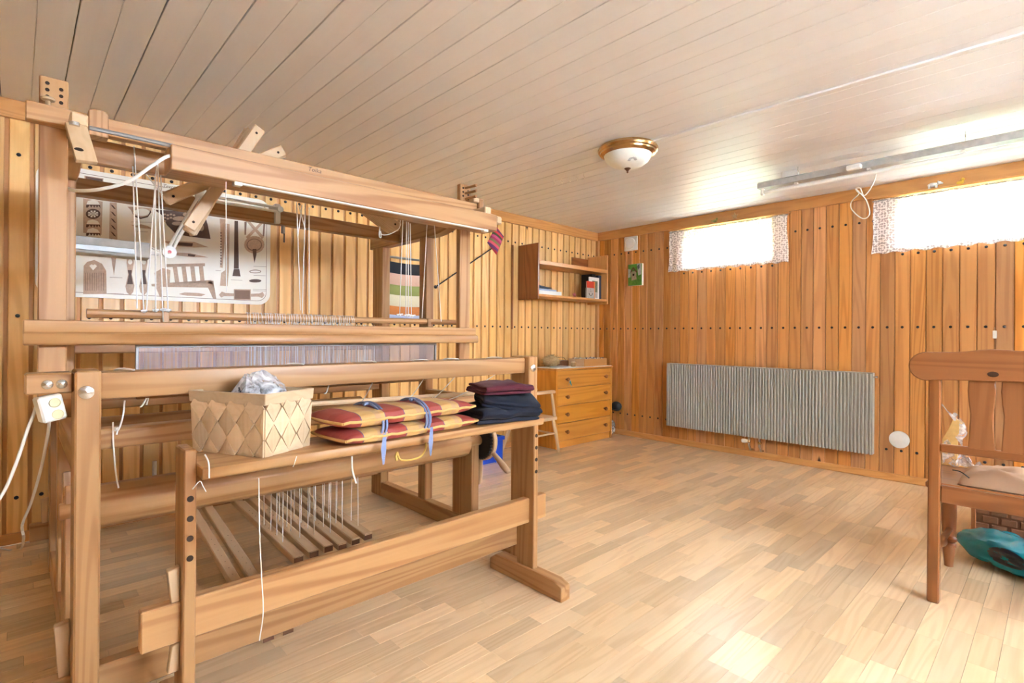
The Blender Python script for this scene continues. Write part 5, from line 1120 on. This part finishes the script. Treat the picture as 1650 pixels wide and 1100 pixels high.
# ---- on the chair: paper bag, card tray, film
SZc = .4515
pb = thing('paper_bag', 'crumpled flat brown paper bag lying on the chair seat', 'paper bag', (2.76, .08, SZc))
def pbf(u, v):
    a, b = 2*u-1, 2*v-1; e = (max(0, 1-a**4)*max(0, 1-b**4))**.5
    n_ = mnoise.noise(V((a*2.2, b*2.2, 3)))*.35+mnoise.noise(V((a*6, b*6, 8)))*.12
    return V((2.755+.165*a*(1+.05*n_), .075+.20*b*(1+.06*n_), SZc+.002+.085*e*(.75+n_)*(1-.35*u)))
g1 = MB().grid(pbf, 26, 26); o_ = g1.build('bag_body', 'kraft', pb, fix=False)
MB().grid(lambda u, v: V((2.755+.165*(2*u-1), .075+.20*(2*v-1), SZc+.001)), 2, 2).build('bag_base', 'kraft', pb, fix=False)
MB().tube(curve([at(1535, 757, x=2.62), at(1548, 760, x=2.60), at(1562, 770, x=2.60)], 5), .0022, 6).build('cord_handle', 'black', pb)
cdt = thing('cardboard_tray', 'folded yellow brown cardboard piece standing on the chair behind the bag', 'cardboard', (2.97, .25, SZc))
pa_ = [at(x_, y_, x=2.955) for x_, y_ in ((1518, 708), (1528, 690), (1537, 672), (1553, 681), (1548, 700), (1543, 712))]
MB().prism([(p.y, p.z) for p in pa_]+[(pa_[-1].y, SZc), (pa_[0].y, SZc)], 'x', 2.963, 2.969).build('card_panel', 'card', cdt, .001)
MB().prism([(pa_[0].y+.03, SZc), (pa_[0].y+.03, SZc+.004), (pa_[-1].y-.15, SZc+.004), (pa_[-1].y-.15, SZc)], 'x', 2.955, 3.02).build('card_base', 'card', cdt)
fm = thing('plastic_film', 'twisted strip of clear plastic film rising beside the cardboard piece', 'plastic', (2.93, .29, SZc))
cpts = [at(x_, y_, x=2.93) for x_, y_ in ((1514, 648), (1522, 655), (1530, 668), (1540, 672), (1550, 676), (1552, 690), (1545, 712))]
cv_ = curve(cpts, 5); wd_ = [.022*(.45+.55*abs(math.sin(i*.45))) for i in range(len(cv_))]
MB().add([p+V((0, w_*.6, w_)) for p, w_ in zip(cv_, wd_)]+[p-V((0, w_*.6, w_)) for p, w_ in zip(cv_, wd_)], [(i, i+1, len(cv_)+i+1, len(cv_)+i) for i in range(len(cv_)-1)]).build('strip', 'clear_film', fm, fix=False)
MB().grid(lambda u, v: V((2.925+.025*u, .20+.16*v, SZc+.004+.13*(1-u)*(.3+.7*abs(math.sin(v*9)))*v+.02*mnoise.noise(V((u*6, v*6, 2))))), 14, 18).build('sheet', 'clear_film', fm, fix=False)
# ---- teal bag and wicker box on the floor
tb = thing('teal_plastic_bag', 'stuffed teal plastic bag lying on the floor under the chair', 'plastic bag', (3.06, .16, 0))
A_, B_ = V((3.20, .315, .085)), V((2.99, -.12, .075))
ax_ = (B_-A_).normalized(); sd_ = ax_.cross(V((0, 0, 1))).normalized()
def tbf(u, v):
    a = v*2*math.pi; r = math.sin(math.pi*min(1, max(0, .04+.92*u)))**.45
    n_ = mnoise.noise(V((u*4, math.cos(a)*1.5, math.sin(a)*1.5)))*.22 + mnoise.noise(V((u*11, math.cos(a)*4, math.sin(a)*4)))*.10
    p = A_.lerp(B_, u) + (sd_*math.cos(a)*.105+V((0, 0, 1))*math.sin(a)*.082)*r*(1+n_); p.z = max(p.z, .002); return p
MB().grid(tbf, 56, 48, closev=True).build('bag_skin', 'teal', tb, fix=False)
def patch(u0, u1, v0, v1): return lambda u, v: (lambda a, r: tbf(.5*(u0+u1)+.5*(u1-u0)*r*math.cos(a), .5*(v0+v1)+.5*(v1-v0)*r*math.sin(a)) + (-FW)*.003)(v*2*math.pi, .02+.98*u)
MB().grid(patch(.30, .62, .93, 1.08), 8, 22, closev=True).build('dark_print', 'teal_dark', tb, fix=False); MB().grid(patch(.66, .9, .98, 1.16), 8, 22, closev=True).build('dark_print', 'teal_dark', tb, fix=False)
wk = thing('wicker_box', 'dark brown woven box standing on the floor beyond the chair', 'box', (3.58, .05, 0))
wx, wy1, wy0, wh = 3.40, .30, -.30, .24
bx('core', 'wicker', wk, wx+.006, 3.78, wy0, wy1-.006, 0, wh, .004)
for y_ in (wy1-.012, wy0): bx('corner_post', 'chairwood', wk, wx-.004, wx+.012, y_, y_+.018, 0, wh+.008, .003)
stp = None
for j in range(6):
    for i in range(9):
        y_ = wy1-.03-.066*i-(.033 if j % 2 else 0); z_ = .02+.038*j
        if stp is None: stp = bx('woven_strip', 'wicker', wk, wx-.001, wx+.006, y_-.028, y_+.028, z_-.016, z_+.016, .003, axis='y')
        else: copy_at(stp, (W[stp.name].x, y_, z_), wk)
